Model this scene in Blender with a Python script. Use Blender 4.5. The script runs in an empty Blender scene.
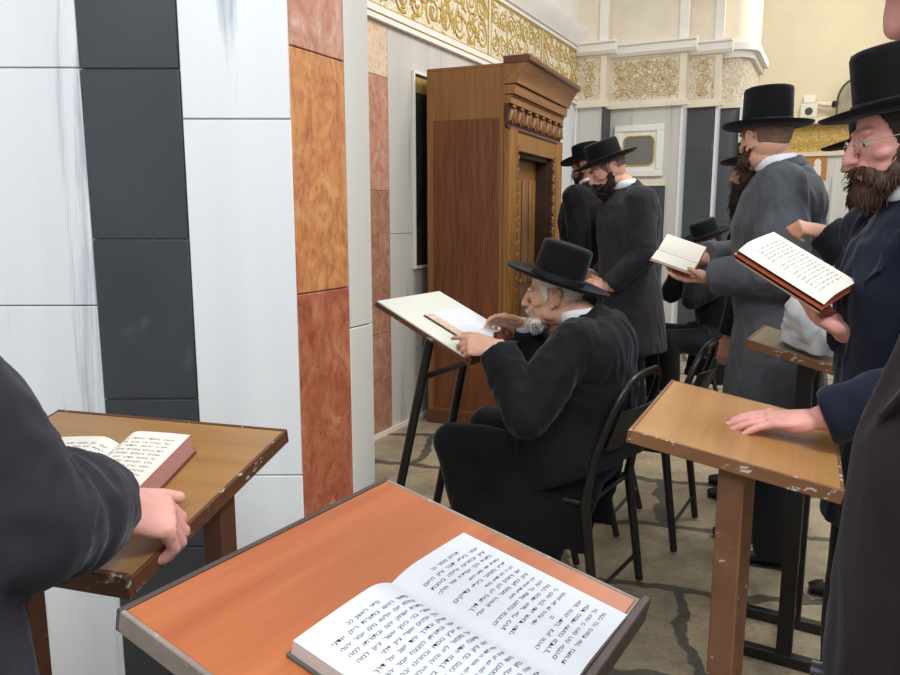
import bpy, bmesh, math, random
import numpy as np
from mathutils import Vector, Matrix, Euler, noise

V3 = Vector
C = bpy.context.scene.collection
PI = math.pi
rnd = random.Random(7)

# ------------------------------------------------------------------ helpers
def lin(c):
    return tuple(((x / 12.92) if x <= 0.04045 else ((x + 0.055) / 1.055) ** 2.4) for x in c)

def rgb(h):
    return lin((int(h[0:2], 16) / 255, int(h[2:4], 16) / 255, int(h[4:6], 16) / 255)) + (1,)

def sh(c, k):
    return (min(1, c[0] * k), min(1, c[1] * k), min(1, c[2] * k), 1)

class Mat:
    def __init__(s, name, rough=.6, spec=.4):
        s.m = bpy.data.materials.new(name); s.m.use_nodes = True
        s.t = s.m.node_tree; s.n = s.t.nodes; s.b = s.n['Principled BSDF']
        s.b.inputs['Roughness'].default_value = rough
        s.b.inputs['Specular IOR Level'].default_value = spec
        s.tc = s.n.new('ShaderNodeTexCoord')
    def link(s, a, b): s.t.links.new(a, b)
    def map(s, scale=(1, 1, 1), rot=(0, 0, 0), src=None, loc=(0, 0, 0)):
        m = s.n.new('ShaderNodeMapping'); m.inputs['Scale'].default_value = scale
        m.inputs['Rotation'].default_value = rot; m.inputs['Location'].default_value = loc
        s.link(src or s.tc.outputs['Object'], m.inputs['Vector']); return m.outputs[0]
    def noise(s, vec, scale=5, detail=4, rough=.55, dist=0):
        n = s.n.new('ShaderNodeTexNoise'); n.inputs['Scale'].default_value = scale
        n.inputs['Detail'].default_value = detail; n.inputs['Roughness'].default_value = rough
        n.inputs['Distortion'].default_value = dist
        s.link(vec, n.inputs['Vector']); return n.outputs['Fac']
    def ramp(s, fac, stops, interp='LINEAR'):
        r = s.n.new('ShaderNodeValToRGB'); e = r.color_ramp.elements; r.color_ramp.interpolation = interp
        while len(e) < len(stops): e.new(.5)
        for q, (p, c) in zip(e, stops): q.position = p; q.color = c
        s.link(fac, r.inputs['Fac']); return r.outputs['Color']
    def mix(s, fac, a, b, mode='MIX'):
        x = s.n.new('ShaderNodeMix'); x.data_type = 'RGBA'; x.blend_type = mode
        for sock, v in ((x.inputs[0], fac), (x.inputs[6], a), (x.inputs[7], b)):
            if hasattr(v, 'is_linked'): s.link(v, sock)
            else: sock.default_value = v
        return x.outputs[2]
    def math(s, op, a, b=0.5):
        x = s.n.new('ShaderNodeMath'); x.operation = op
        for sock, v in zip(x.inputs, (a, b)):
            if hasattr(v, 'is_linked'): s.link(v, sock)
            else: sock.default_value = v
        return x.outputs[0]
    def color(s, c):
        if hasattr(c, 'is_linked'): s.link(c, s.b.inputs['Base Color'])
        else: s.b.inputs['Base Color'].default_value = c
    def bump(s, h, strength=.2, dist=.01):
        b = s.n.new('ShaderNodeBump'); b.inputs['Strength'].default_value = strength
        b.inputs['Distance'].default_value = dist
        s.link(h, b.inputs['Height']); s.link(b.outputs[0], s.b.inputs['Normal'])

def plain(name, c, rough=.6, var=.12, scale=12, bump=.1, bscale=150, spec=.4, sheen=0, metal=0, coat=0, sss=0, stretch=(1, 1, 1)):
    m = Mat(name, rough, spec)
    v = m.map(stretch)
    f = m.noise(v, scale, 4)
    m.color(m.ramp(f, [(.3, sh(c, 1 - var)), (.7, sh(c, 1 + var))]))
    if bump: m.bump(m.noise(v, bscale, 3), bump, .004)
    m.b.inputs['Metallic'].default_value = metal
    if sheen:
        m.b.inputs['Sheen Weight'].default_value = sheen; m.b.inputs['Sheen Roughness'].default_value = .5
    if coat: m.b.inputs['Coat Weight'].default_value = coat; m.b.inputs['Coat Roughness'].default_value = .15
    if sss:
        m.b.inputs['Subsurface Weight'].default_value = sss; m.b.inputs['Subsurface Radius'].default_value = (.012, .005, .003)
        m.b.inputs['Subsurface Scale'].default_value = .5
    return m.m

def wood(name, c1, c2, along=0, scale=1.0, rough=.4, coat=.1, contrast=(.3, .7), pores=.12):
    m = Mat(name, rough, .4)
    st = [14 * scale] * 3; st[along] = .9 * scale
    f = m.noise(m.map(st), 1.0, 6, .6, .9)
    st2 = [120 * scale] * 3; st2[along] = 3 * scale
    f2 = m.noise(m.map(st2), 1.0, 3, .6)
    base = m.ramp(f, [(contrast[0], c1), (contrast[1], c2)])
    dark = m.ramp(f2, [(.35, (1 - pores * 2.2, 1 - pores * 2.6, 1 - pores * 3, 1)), (.6, (1, 1, 1, 1))])
    m.color(m.mix(1.0, base, dark, 'MULTIPLY'))
    m.b.inputs['Coat Weight'].default_value = coat; m.b.inputs['Coat Roughness'].default_value = .25
    m.bump(f2, .06, .002)
    return m.m

def marble(name, base, vein, wide, st=(5, 5, .5), rough=.35, veinpos=(.60, .68), wpos=(.3, .75)):
    m = Mat(name, rough, .4)
    a = m.noise(m.map(st), 1.0, 6, .62, .7)
    b = m.noise(m.map((st[0] * .6, st[1] * .6, st[2] * .6), loc=(3, 7, 1)), 1.0, 3, .5, .3)
    w = m.ramp(b, [(wpos[0], base), (wpos[1], wide)])
    f = m.ramp(a, [(veinpos[0], (0, 0, 0, 1)), (veinpos[1], (1, 1, 1, 1)), (min(.99, veinpos[1] + .08), (0, 0, 0, 1))])
    m.color(m.mix(f, w, vein))
    m.bump(a, .05, .003)
    return m.m

class MB:
    def __init__(s): s.v = []; s.f = []; s.mi = []; s.sm = []
    def add(s, vs, fs, mi=0, smooth=True):
        b = len(s.v); s.v.extend(V3(v) for v in vs)
        for f in fs: s.f.append([b + i for i in f]); s.mi.append(mi); s.sm.append(smooth)
        return s
    def box(s, lo, hi, M=None, mi=0):
        x0, y0, z0 = lo; x1, y1, z1 = hi
        vs = [V3(p) for p in ((x0, y0, z0), (x1, y0, z0), (x1, y1, z0), (x0, y1, z0), (x0, y0, z1), (x1, y0, z1), (x1, y1, z1), (x0, y1, z1))]
        if M is not None: vs = [M @ v for v in vs]
        return s.add(vs, [(3, 2, 1, 0), (4, 5, 6, 7), (0, 1, 5, 4), (1, 2, 6, 5), (2, 3, 7, 6), (3, 0, 4, 7)], mi, False)
    def ell(s, c, r, M=None, nu=20, nv=12, mi=0):
        vs = []; fs = []
        c = V3(c)
        if not hasattr(r, '__len__'): r = (r, r, r)
        for j in range(nv + 1):
            th = PI * j / nv
            for i in range(nu):
                a = 2 * PI * i / nu
                p = V3((r[0] * math.sin(th) * math.cos(a), r[1] * math.sin(th) * math.sin(a), r[2] * math.cos(th)))
                if M is not None: p = M @ p
                vs.append(c + p)
        for j in range(nv):
            for i in range(nu):
                fs.append((j * nu + i, (j + 1) * nu + i, (j + 1) * nu + (i + 1) % nu, j * nu + (i + 1) % nu))
        return s.add(vs, fs, mi)
    def tube(s, pts, rad, n=14, ref=None, mi=0, caps=True, closed=False):
        """rad: float, list of floats or list of (ra, rb); ra lies along ref"""
        pts = [V3(p) for p in pts]; N = len(pts)
        if not hasattr(rad, '__len__'): rad = [rad] * N
        rad = [(r, r) if not hasattr(r, '__len__') else r for r in rad]
        vs = []; fs = []
        pa = None
        for k in range(N):
            if closed: t = pts[(k + 1) % N] - pts[k - 1]
            else: t = pts[min(k + 1, N - 1)] - pts[max(k - 1, 0)]
            if t.length < 1e-9: t = V3((0, 0, 1))
            t.normalize()
            a = V3(ref) if ref is not None else (pa if pa is not None else (V3((0, 0, 1)) if abs(t.z) < .9 else V3((1, 0, 0))))
            a = a - t * a.dot(t)
            if a.length < 1e-6: a = t.orthogonal()
            a.normalize(); pa = a
            b = t.cross(a)
            for i in range(n):
                q = 2 * PI * i / n
                vs.append(pts[k] + a * (rad[k][0] * math.cos(q)) + b * (rad[k][1] * math.sin(q)))
        K = N if closed else N - 1
        for k in range(K):
            k2 = (k + 1) % N
            for i in range(n):
                fs.append((k * n + i, k * n + (i + 1) % n, k2 * n + (i + 1) % n, k2 * n + i))
        if caps and not closed:
            fs.append(tuple(reversed(range(n)))); fs.append(tuple((N - 1) * n + i for i in range(n)))
        return s.add(vs, fs, mi)
    def limb(s, a, b, ra, rb, n=14, ref=None):
        """capsule with rounded ends"""
        s.tube([a, b], [ra, rb], n, ref)
        s.ell(a, max(ra) if hasattr(ra, '__len__') else ra); s.ell(b, max(rb) if hasattr(rb, '__len__') else rb)
        return s
    def prism(s, poly, x0, x1, M=None, mi=0, smooth=False):
        """poly in (y, z), extruded along x"""
        n = len(poly)
        vs = [V3((x0, y, z)) for y, z in poly] + [V3((x1, y, z)) for y, z in poly]
        if M is not None: vs = [M @ v for v in vs]
        fs = [tuple(range(n)), tuple(range(2 * n - 1, n - 1, -1))]
        fs += [(i, n + i, n + (i + 1) % n, (i + 1) % n) for i in range(n)]
        return s.add(vs, fs, mi, smooth)
    def mesh(s, name, origin=None):
        o = V3(origin) if origin is not None else V3((0, 0, 0))
        me = bpy.data.meshes.new(name)
        me.from_pydata([v - o for v in s.v], [], s.f)
        me.polygons.foreach_set('material_index', s.mi)
        me.polygons.foreach_set('use_smooth', s.sm)
        me.update()
        bm = bmesh.new(); bm.from_mesh(me); bmesh.ops.recalc_face_normals(bm, faces=bm.faces); bm.to_mesh(me); bm.free()
        return me
    def build(s, name, mats, parent=None, origin=None, bevel=0, angle=40, loc=None):
        me = s.mesh(name, origin)
        return link(name, me, mats, parent, bevel, angle, loc if loc is not None else (origin if parent is None else None))

def link(name, me, mats, parent=None, bevel=0, angle=40, loc=None):
    o = bpy.data.objects.new(name, me); C.objects.link(o)
    for m in (mats if isinstance(mats, (list, tuple)) else [mats]): me.materials.append(m)
    me.set_sharp_from_angle(angle=math.radians(angle))
    if bevel:
        b = o.modifiers.new('bevel', 'BEVEL'); b.width = bevel; b.segments = 2; b.limit_method = 'ANGLE'; b.angle_limit = math.radians(35)
    if parent: o.parent = parent
    if loc is not None: o.location = loc
    return o

def tag(o, label=None, cat=None, group=None, kind=None):
    if label: o['label'] = label
    if cat: o['category'] = cat
    if group: o['group'] = group
    if kind: o['kind'] = kind
    return o

def empty(name, loc=(0, 0, 0), rotz=0, M=None):
    o = bpy.data.objects.new(name, None); C.objects.link(o); o.empty_display_size = .05
    if M is not None: o.matrix_world = M
    else: o.location = loc; o.rotation_euler = (0, 0, rotz)
    return o

def fuse(mb, name, origin, voxel, it=3, fac=.5, disp=None):
    """merge overlapping closed shapes into one continuous smooth surface"""
    me = mb.mesh(name, origin)
    o = bpy.data.objects.new(name + '_tmp', me); C.objects.link(o)
    r = o.modifiers.new('r', 'REMESH'); r.mode = 'VOXEL'; r.voxel_size = voxel
    if it:
        sm = o.modifiers.new('s', 'SMOOTH'); sm.factor = fac; sm.iterations = it
    dg = bpy.context.evaluated_depsgraph_get()
    out = bpy.data.meshes.new_from_object(o.evaluated_get(dg), depsgraph=dg)
    bpy.data.objects.remove(o); bpy.data.meshes.remove(me)
    out.name = name
    if disp:
        nv = len(out.vertices); co = np.empty(nv * 3); no = np.empty(nv * 3)
        out.vertices.foreach_get('co', co); out.vertices.foreach_get('normal', no)
        co = co.reshape(-1, 3); no = no.reshape(-1, 3)
        d = np.array([disp(V3(c)) for c in co])
        co = co + no * d[:, None]
        out.vertices.foreach_set('co', co.ravel()); out.update()
    out.polygons.foreach_set('use_smooth', [True] * len(out.polygons))
    return out

# ------------------------------------------------------------------ camera
PITCH = math.atan(122 / 750); H = 1.47
cam = bpy.data.cameras.new('camera'); cam.lens = 30; cam.sensor_width = 36; cam.clip_start = .02
co = bpy.data.objects.new('camera', cam); C.objects.link(co)
co.location = (0, 0, H); co.rotation_euler = (PI / 2 - PITCH, 0, 0)
bpy.context.scene.camera = co

# ------------------------------------------------------------------ materials
WH = marble('white_marble', rgb('e9ecec'), rgb('aab2ba'), rgb('d6dadd'), (7, 7, .45))
WHG = marble('grey_white_marble', rgb('d3d1ca'), rgb('a5a49f'), rgb('bfbdb6'), (7, 7, .5))
BK = marble('black_marble', rgb('3d4145'), rgb('484c51'), rgb('33363a'), (5, 5, 3), .45, (.62, .70))
BK2 = marble('dark_slate_marble', rgb('4a4d52'), rgb('6a6d72'), rgb('3f4247'), (5, 5, 3), .45, (.62, .70))
def red_marble(name, a, b, c, d):
    m = Mat(name, .45, .35)
    f = m.noise(m.map((7, 7, 5)), 1.6, 8, .65, 1.2)
    col = m.ramp(f, [(.28, a), (.45, b), (.58, c), (.72, d)])
    g = m.noise(m.map((60, 60, 30)), 1, 3)
    m.color(m.mix(1.0, col, m.ramp(g, [(.3, (.72, .68, .66, 1)), (.5, (1, 1, 1, 1))]), 'MULTIPLY'))
    m.bump(g, .15, .004); return m.m
RED_O = red_marble('orange_marble', rgb('a8623c'), rgb('c07c50'), rgb('cf9058'), rgb('d8a878'))
RED_R = red_marble('red_marble', rgb('8e4638'), rgb('aa5e44'), rgb('b57250'), rgb('c49070'))
RED_P = red_marble('pink_marble', rgb('b07260'), rgb('c08872'), rgb('c89a84'), rgb('d2b09c'))
RED_B = red_marble('brown_pink_marble', rgb('93604c'), rgb('a87860'), rgb('b58a70'), rgb('bd9c88'))
PEACH = red_marble('peach_marble', rgb('d6b496'), rgb('dfc2a6'), rgb('e4cbb2'), rgb('ead6c2'))
MORTAR = plain('mortar', rgb('cfcac0'), .9, .15, 30, .4, 80)
MORTAR_D = plain('dark_mortar', rgb('8a8680'), .9, .15, 30, .4, 80)
PLASTER = plain('cream_plaster', rgb('e9e4d6'), .8, .04, 3, .1, 60)
PLASTER_Y = plain('beige_plaster', rgb('d9cdb0'), .85, .04, 2, .1, 60)
STONE_C = plain('cream_stone', rgb('e6dcc8'), .75, .06, 5, .15, 60)
WHITE_P = plain('white_paint', rgb('ece9e2'), .6, .03, 5, .05, 60)
GOLD = plain('gold_paint', rgb('bd9f52'), .55, .2, 30, .2, 120, metal=.05)
GOLD_F = plain('faded_gold_paint', rgb('c9b27a'), .6, .25, 30, .2, 120, metal=.1)
def band_mat(name, cream, gold, scale):
    m = Mat(name, .6, .3)
    v = m.n.new('ShaderNodeTexVoronoi'); v.inputs['Scale'].default_value = scale
    nz = m.n.new('ShaderNodeTexNoise'); nz.inputs['Scale'].default_value = scale * 1.2
    m.link(m.tc.outputs['Object'], nz.inputs['Vector'])
    add = m.n.new('ShaderNodeVectorMath'); add.operation = 'MULTIPLY_ADD'
    m.link(nz.outputs['Color'], add.inputs[0]); add.inputs[1].default_value = (.12,) * 3; m.link(m.tc.outputs['Object'], add.inputs[2])
    m.link(add.outputs[0], v.inputs['Vector'])
    w = m.math('SINE', m.math('MULTIPLY', v.outputs['Distance'], 17.0))
    m.color(m.ramp(w, [(.05, cream), (.22, gold), (.8, gold), (.97, cream)]))
    m.bump(w, .3, .006); return m.m
BAND = band_mat('cream_and_gold_scroll', rgb('ece5d4'), rgb('c9b06c'), 15)
BAND_F = band_mat('faded_cream_and_gold_scroll', rgb('e2dccf'), rgb('bb9f5c'), 15)

ARK_S = wood('red_brown_veneer', rgb('64371c'), rgb('88502a'), 2, 1.9, .4, .15, (.3, .7), .2)
ARK_F = wood('golden_brown_wood', rgb('855726'), rgb('aa7a3a'), 2, 1.4, .4, .15)
ARK_L = wood('light_brown_veneer', rgb('865a30'), rgb('9c6c3c'), 2, 1.2, .45, .1)
ARK_C = wood('cornice_wood', rgb('85562a'), rgb('a57240'), 0, 1.2, .4, .15)
ARK_D = wood('dark_moulding_wood', rgb('5a3524'), rgb('744832'), 0, 1.2, .35, .2)
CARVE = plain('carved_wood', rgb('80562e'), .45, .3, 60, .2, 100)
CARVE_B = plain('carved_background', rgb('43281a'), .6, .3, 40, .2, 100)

TOP_A = wood('orange_cherry_laminate', rgb('9e4e2a'), rgb('c87a48'), 0, .55, .33, .12, (.25, .75), .03)
TOP_B = wood('brown_laminate', rgb('946a3c'), rgb('a67c48'), 0, .6, .35, .1, (.3, .7), .04)
TOP_C = wood('tan_laminate', rgb('a0703e'), rgb('b98a52'), 0, .6, .35, .1, (.3, .7), .04)
TOP_D = wood('worn_laminate', rgb('7d705a'), rgb('988a70'), 0, .6, .45, .1, (.3, .7), .05)
TOP_E = plain('pale_laminate', rgb('dfe0d6'), .4, .03, 4, .03, 80)
def chipped(name, body, chip, thr=.56):
    m = Mat(name, .5, .35)
    f = m.noise(m.map((30, 30, 60)), 1, 6, .65)
    g = m.noise(m.map((9, 9, 9)), 1, 3)
    m.color(m.mix(m.ramp(f, [(thr, (0, 0, 0, 1)), (thr + .03, (1, 1, 1, 1))]), m.ramp(g, [(.3, sh(body, .8)), (.7, sh(body, 1.2))]), chip))
    m.bump(f, .3, .004); return m.m
EDGE_A = chipped('grey_edge_board', rgb('8d8379'), rgb('a8a097'), .6)
EDGE_DK = plain('dark_edge_trim', rgb('4a3f3a'), .5, .2, 30)
EDGE_B = chipped('chipped_brown_edge', rgb('5e3a26'), rgb('a9a498'), .60)
EDGE_C = chipped('chipped_tan_edge', rgb('80583c'), rgb('c4bdb0'), .60)
POST_B = chipped('dark_brown_painted_wood', rgb('583626'), rgb('8a7060'), .7)
POST_C = chipped('brown_painted_wood', rgb('74503a'), rgb('b8a898'), .66)
METAL = plain('black_painted_metal', rgb('191919'), .35, .2, 20, .05, 100, spec=.5)

PAPER = plain('white_paper', rgb('dcdfe6'), .75, .02, 8, .03, 60)
PAPER_C = plain('cream_paper', rgb('dfdace'), .75, .03, 8, .03, 60)
EDGE_W = plain('page_edges', rgb('cfc8c0'), .8, .12, 60, .4, 400, stretch=(1, 1, 40))
EDGE_P = plain('pink_page_edges', rgb('c08a82'), .8, .12, 40, .4, 400, stretch=(1, 1, 40))
EDGE_O = plain('orange_page_edges', rgb('b5694c'), .8, .12, 40, .4, 400, stretch=(1, 1, 40))
COVER_G = plain('grey_cloth_cover', rgb('5c5650'), .6, .2, 40)
COVER_BR = plain('brown_leather_cover', rgb('5a2c20'), .5, .2, 40)
COVER_OR = plain('orange_brown_cover', rgb('94482c'), .5, .2, 40)
INK = plain('black_ink', rgb('24242c'), .8, .1, 50, 0)
INK_G = plain('grey_ink', rgb('85858c'), .8, .1, 50, 0)

def fabric(name, c, sheen=.14, rough=.85):
    m = Mat(name, rough, .15)
    f = m.noise(m.map(), 9, 4)
    m.color(m.ramp(f, [(.3, sh(c, .8)), (.7, sh(c, 1.2))]))
    m.b.inputs['Sheen Weight'].default_value = sheen; m.b.inputs['Sheen Roughness'].default_value = .4
    m.b.inputs['Sheen Tint'].default_value = (.8, .85, 1, 1)
    m.bump(m.noise(m.map((1, 1, 1)), 500, 2), .15, .002)
    return m.m
SUIT = fabric('black_suit_wool', rgb('1b1b1d'))
SUIT_G = fabric('dark_grey_suit_wool', rgb('54575c'))
SUIT_C = fabric('charcoal_suit_wool', rgb('303034'))
SUIT_N = fabric('navy_suit_wool', rgb('1d2230'))
SUIT_BR = fabric('brown_black_wool', rgb('272122'), .06)
SUIT_SL = fabric('slate_black_wool', rgb('2d2e34'))
TROUS = fabric('dark_trouser_wool', rgb('191a1d'))
FELT = fabric('black_hat_felt', rgb('121214'), .15, .9)
BANDM = plain('black_satin_ribbon', rgb('202024'), .4, .1, 30, .05, 200)
SHIRT = fabric('white_shirt_cotton', rgb('e6e8ee'), .1)
SHIRT_B = fabric('pale_blue_shirt_cotton', rgb('b9c3dc'), .1)
SHOE = plain('black_shoe_leather', rgb('161616'), .35, .2, 30, .1, 80)
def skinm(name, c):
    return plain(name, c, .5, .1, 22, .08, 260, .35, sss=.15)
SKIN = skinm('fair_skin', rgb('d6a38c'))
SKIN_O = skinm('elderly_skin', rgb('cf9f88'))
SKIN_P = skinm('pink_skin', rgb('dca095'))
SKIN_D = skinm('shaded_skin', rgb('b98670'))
HAIR_D = plain('dark_hair', rgb('2a1d18'), .7, .35, 60, .6, 180)
HAIR_B = plain('brown_hair', rgb('4a352a'), .7, .35, 60, .6, 180)
HAIR_S = plain('short_cropped_hair', rgb('7d6052'), .8, .25, 90, .5, 300)
HAIR_W = plain('white_hair', rgb('d9d4cc'), .7, .12, 60, .6, 180)
EYE_W = plain('eye_white', rgb('b9aea4'), .35, .03, 10, 0)
EYE_I = plain('eye_iris', rgb('33261e'), .2, .1, 10, 0)
LENS_M = plain('spectacle_metal', rgb('b9b4aa'), .25, .1, 20, 0, metal=.8)
glass = Mat('spectacle_glass', .02, .5); glass.color((1, 1, 1, 1)); glass.b.inputs['Transmission Weight'].default_value = 1.0; glass.b.inputs['IOR'].default_value = 1.05; GLASS = glass.m
# ------------------------------------------------------------------ the setting
D2 = V3((.454, .891, 0)); N2 = V3((.891, -.454, 0))      # along the left wall, out of the left wall
W0 = V3((-.474, 4.87, 0))
Z = V3((0, 0, 1))
def struct(o): o['kind'] = 'structure'; return o

# floor of worn stone slabs
def floor_mat():
    m = Mat('worn_stone_slabs', .55, .4)
    warp = m.n.new('ShaderNodeTexNoise'); warp.inputs['Scale'].default_value = 2.2; warp.inputs['Detail'].default_value = 5
    m.link(m.tc.outputs['Object'], warp.inputs['Vector'])
    ad = m.n.new('ShaderNodeVectorMath'); ad.operation = 'MULTIPLY_ADD'; ad.inputs[1].default_value = (.34, .34, 0)
    m.link(warp.outputs['Color'], ad.inputs[0]); m.link(m.map((1, 1, 1), (0, 0, math.radians(12))), ad.inputs[2])
    br = m.n.new('ShaderNodeTexBrick'); br.inputs['Scale'].default_value = 1
    br.inputs['Brick Width'].default_value = .95; br.inputs['Row Height'].default_value = .62
    br.inputs['Mortar Size'].default_value = .03; br.inputs['Mortar Smooth'].default_value = .35; br.inputs['Bias'].default_value = 0
    br.inputs['Color1'].default_value = rgb('b5a78d'); br.inputs['Color2'].default_value = rgb('9d917b'); br.inputs['Mortar'].default_value = rgb('5e5b53')
    m.link(ad.outputs[0], br.inputs['Vector'])
    f = m.noise(m.map(), 5, 8, .65)
    v = m.ramp(f, [(.25, (.5, .49, .46, 1)), (.48, (.88, .87, .84, 1)), (.72, (1.2, 1.14, 1.04, 1))])
    g = m.noise(m.map(), 40, 4, .7)
    v2 = m.ramp(g, [(.3, (.8, .79, .77, 1)), (.6, (1, 1, 1, 1))])
    m.color(m.mix(1, m.mix(1, br.outputs['Color'], v, 'MULTIPLY'), v2, 'MULTIPLY'))
    h = m.mix(1, m.math('SUBTRACT', 1.0, br.outputs['Fac']), m.ramp(f, [(0, (.5, .5, .5, 1)), (1, (1, 1, 1, 1))]), 'MULTIPLY')
    m.bump(h, .5, .02)
    return m.m
fb = MB(); fb.add([(-4, -2.5, 0), (9, -2.5, 0), (9, 15, 0), (-4, 15, 0), (-4, -2.5, -.1), (9, -2.5, -.1), (9, 15, -.1), (-4, 15, -.1)],
                  [(0, 1, 2, 3), (7, 6, 5, 4), (0, 4, 5, 1), (1, 5, 6, 2), (2, 6, 7, 3), (3, 7, 4, 0)], 0, False)
struct(fb.build('floor', floor_mat()))

# the striped marble pier: every slab a slightly proud block with mortar joints behind
def slabs(mb, o, ax, nrm, u0, u1, zs, mats, gap=.0035, depth=.02):
    for (z0, z1), mi in zip(zip(zs[:-1], zs[1:]), mats):
        q = []
        for dz in (z0 + gap * .5, z1 - gap * .5):
            for (u, d) in ((u0 + gap * .5, 0), (u1 - gap * .5, 0), (u1 - gap * .5, depth), (u0 + gap * .5, depth)):
                q.append(o + ax * u - nrm * d + Z * dz)
        mb.add(q, [(3, 2, 1, 0), (4, 5, 6, 7), (0, 1, 5, 4), (1, 2, 6, 5), (2, 3, 7, 6), (3, 0, 4, 7)], mi, False)
ZT = 4.6
E0 = V3((-.4295, 2.1, 0))                         # the pier's edge
FX = V3((1, .01, 0)).normalized(); FN = V3((.01, -1, 0)).normalized()
pm = [MORTAR, WH, BK, RED_O, RED_R, RED_P, WHG, MORTAR_D]
pb = MB()
slabs(pb, E0, FX, FN, -1.9, -1.10, [0, .98, 1.62, 2.2, 3.1, ZT], [1, 1, 1, 1, 1])
slabs(pb, E0, FX, FN, -1.10, -.561, [0, .62, 1.22, 1.86, 2.6, ZT], [1, 1, 1, 1, 1])
slabs(pb, E0, FX, FN, -.561, -.295, [0, .5, .95, 1.405, 1.857, 2.33, 2.8, 3.4, ZT], [2] * 8)
slabs(pb, E0, FX, FN, -.295, 0.0, [0, .72, 1.728, 2.5, 3.5, ZT], [1] * 5)
slabs(pb, E0, D2, N2, 0.0, .255, [0, .55, 1.25, 1.92, 2.6, 3.3, ZT], [4, 4, 3, 5, 3, 4])
slabs(pb, E0, D2, N2, .255, .388, [0, 1.12, 2.25, 3.3, ZT], [6] * 4)
Ee = E0 + D2 * .388
# core behind the slabs and the return face
core = [E0 + FX * -1.9 - FN * .012, E0 - FN * .012 - FX * .006, Ee - N2 * .012 - D2 * .003, Ee - N2 * 1.1 - D2 * .003, E0 + FX * -1.9 + V3((0, 1.2, 0))]
n = len(core)
pb.add([p for p in core] + [p + Z * ZT for p in core], [tuple(range(n)), tuple(range(2 * n - 1, n - 1, -1))] + [(i, (i + 1) % n, n + (i + 1) % n, n + i) for i in range(n)], 0, False)
slabs(pb, Ee, -N2, D2, 0.0, .5, [0, 1.2, 2.3, ZT], [6] * 3)
struct(pb.build('wall_front', pm, bevel=.0025))

# the long left wall with its own stripes
lw = MB()
def wl(t, z=0, off=0): return W0 + D2 * t + N2 * off + Z * z
TC = 4.10                                          # the far corner along the wall
q = [wl(-3.2, 0, -.02), wl(TC, 0, -.02), wl(TC, 0, -.3), wl(-3.2, 0, -.3)]
lw.add(q + [p + Z * 5.2 for p in q], [(3, 2, 1, 0), (4, 5, 6, 7), (0, 1, 5, 4), (1, 2, 6, 5), (2, 3, 7, 6), (3, 0, 4, 7)], 0, False)
slabs(lw, W0, D2, N2, -2.2, -.07, [0, 1.2, 2.66], [1, 1])
slabs(lw, W0, D2, N2, -.07, .165, [0, .7, 1.63, 2.34, 2.66], [2, 2, 3, 4])
slabs(lw, W0, D2, N2, .165, .9, [0, 1.35, 2.66], [1, 1])
slabs(lw, W0, D2, N2, .9, 2.0, [0, 1.35, 2.66], [1, 1])
slabs(lw, W0, D2, N2, 2.0, 2.45, [0, 1.6, 2.66], [3, 3])
slabs(lw, W0, D2, N2, 2.45, TC - .02, [0, 1.35, 2.66], [5, 5])
struct(lw.build('wall_left', [MORTAR, WHG, RED_B, RED_P, PEACH, WH]))
# base course between wall and floor
bb = MB(); q = [wl(-.9, 0, 0.0), wl(TC, 0, 0.0), wl(TC, 0, .02), wl(-.9, 0, .02)]
bb.add(q + [p + Z * .03 for p in q], [(0, 1, 2, 3), (7, 6, 5, 4), (0, 4, 5, 1), (1, 5, 6, 2), (2, 6, 7, 3), (3, 7, 4, 0)], 0, False)
struct(bb.build('baseboard_left', STONE_C))

def strip(mb, o, ax, nrm, u0, u1, prof, mi=0, m0=0, m1=0):
    """prof: closed list of (out, z); extruded along ax from u0 to u1, ends mitred by m0 / m1 * out"""
    k = len(prof)
    vs = [o + ax * (u0 + m0 * d) + nrm * d + Z * z for d, z in prof] + [o + ax * (u1 + m1 * d) + nrm * d + Z * z for d, z in prof]
    mb.add(vs, [tuple(range(k)), tuple(range(2 * k - 1, k - 1, -1))] + [(i, k + i, k + (i + 1) % k, (i + 1) % k) for i in range(k)], mi, False)

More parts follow.
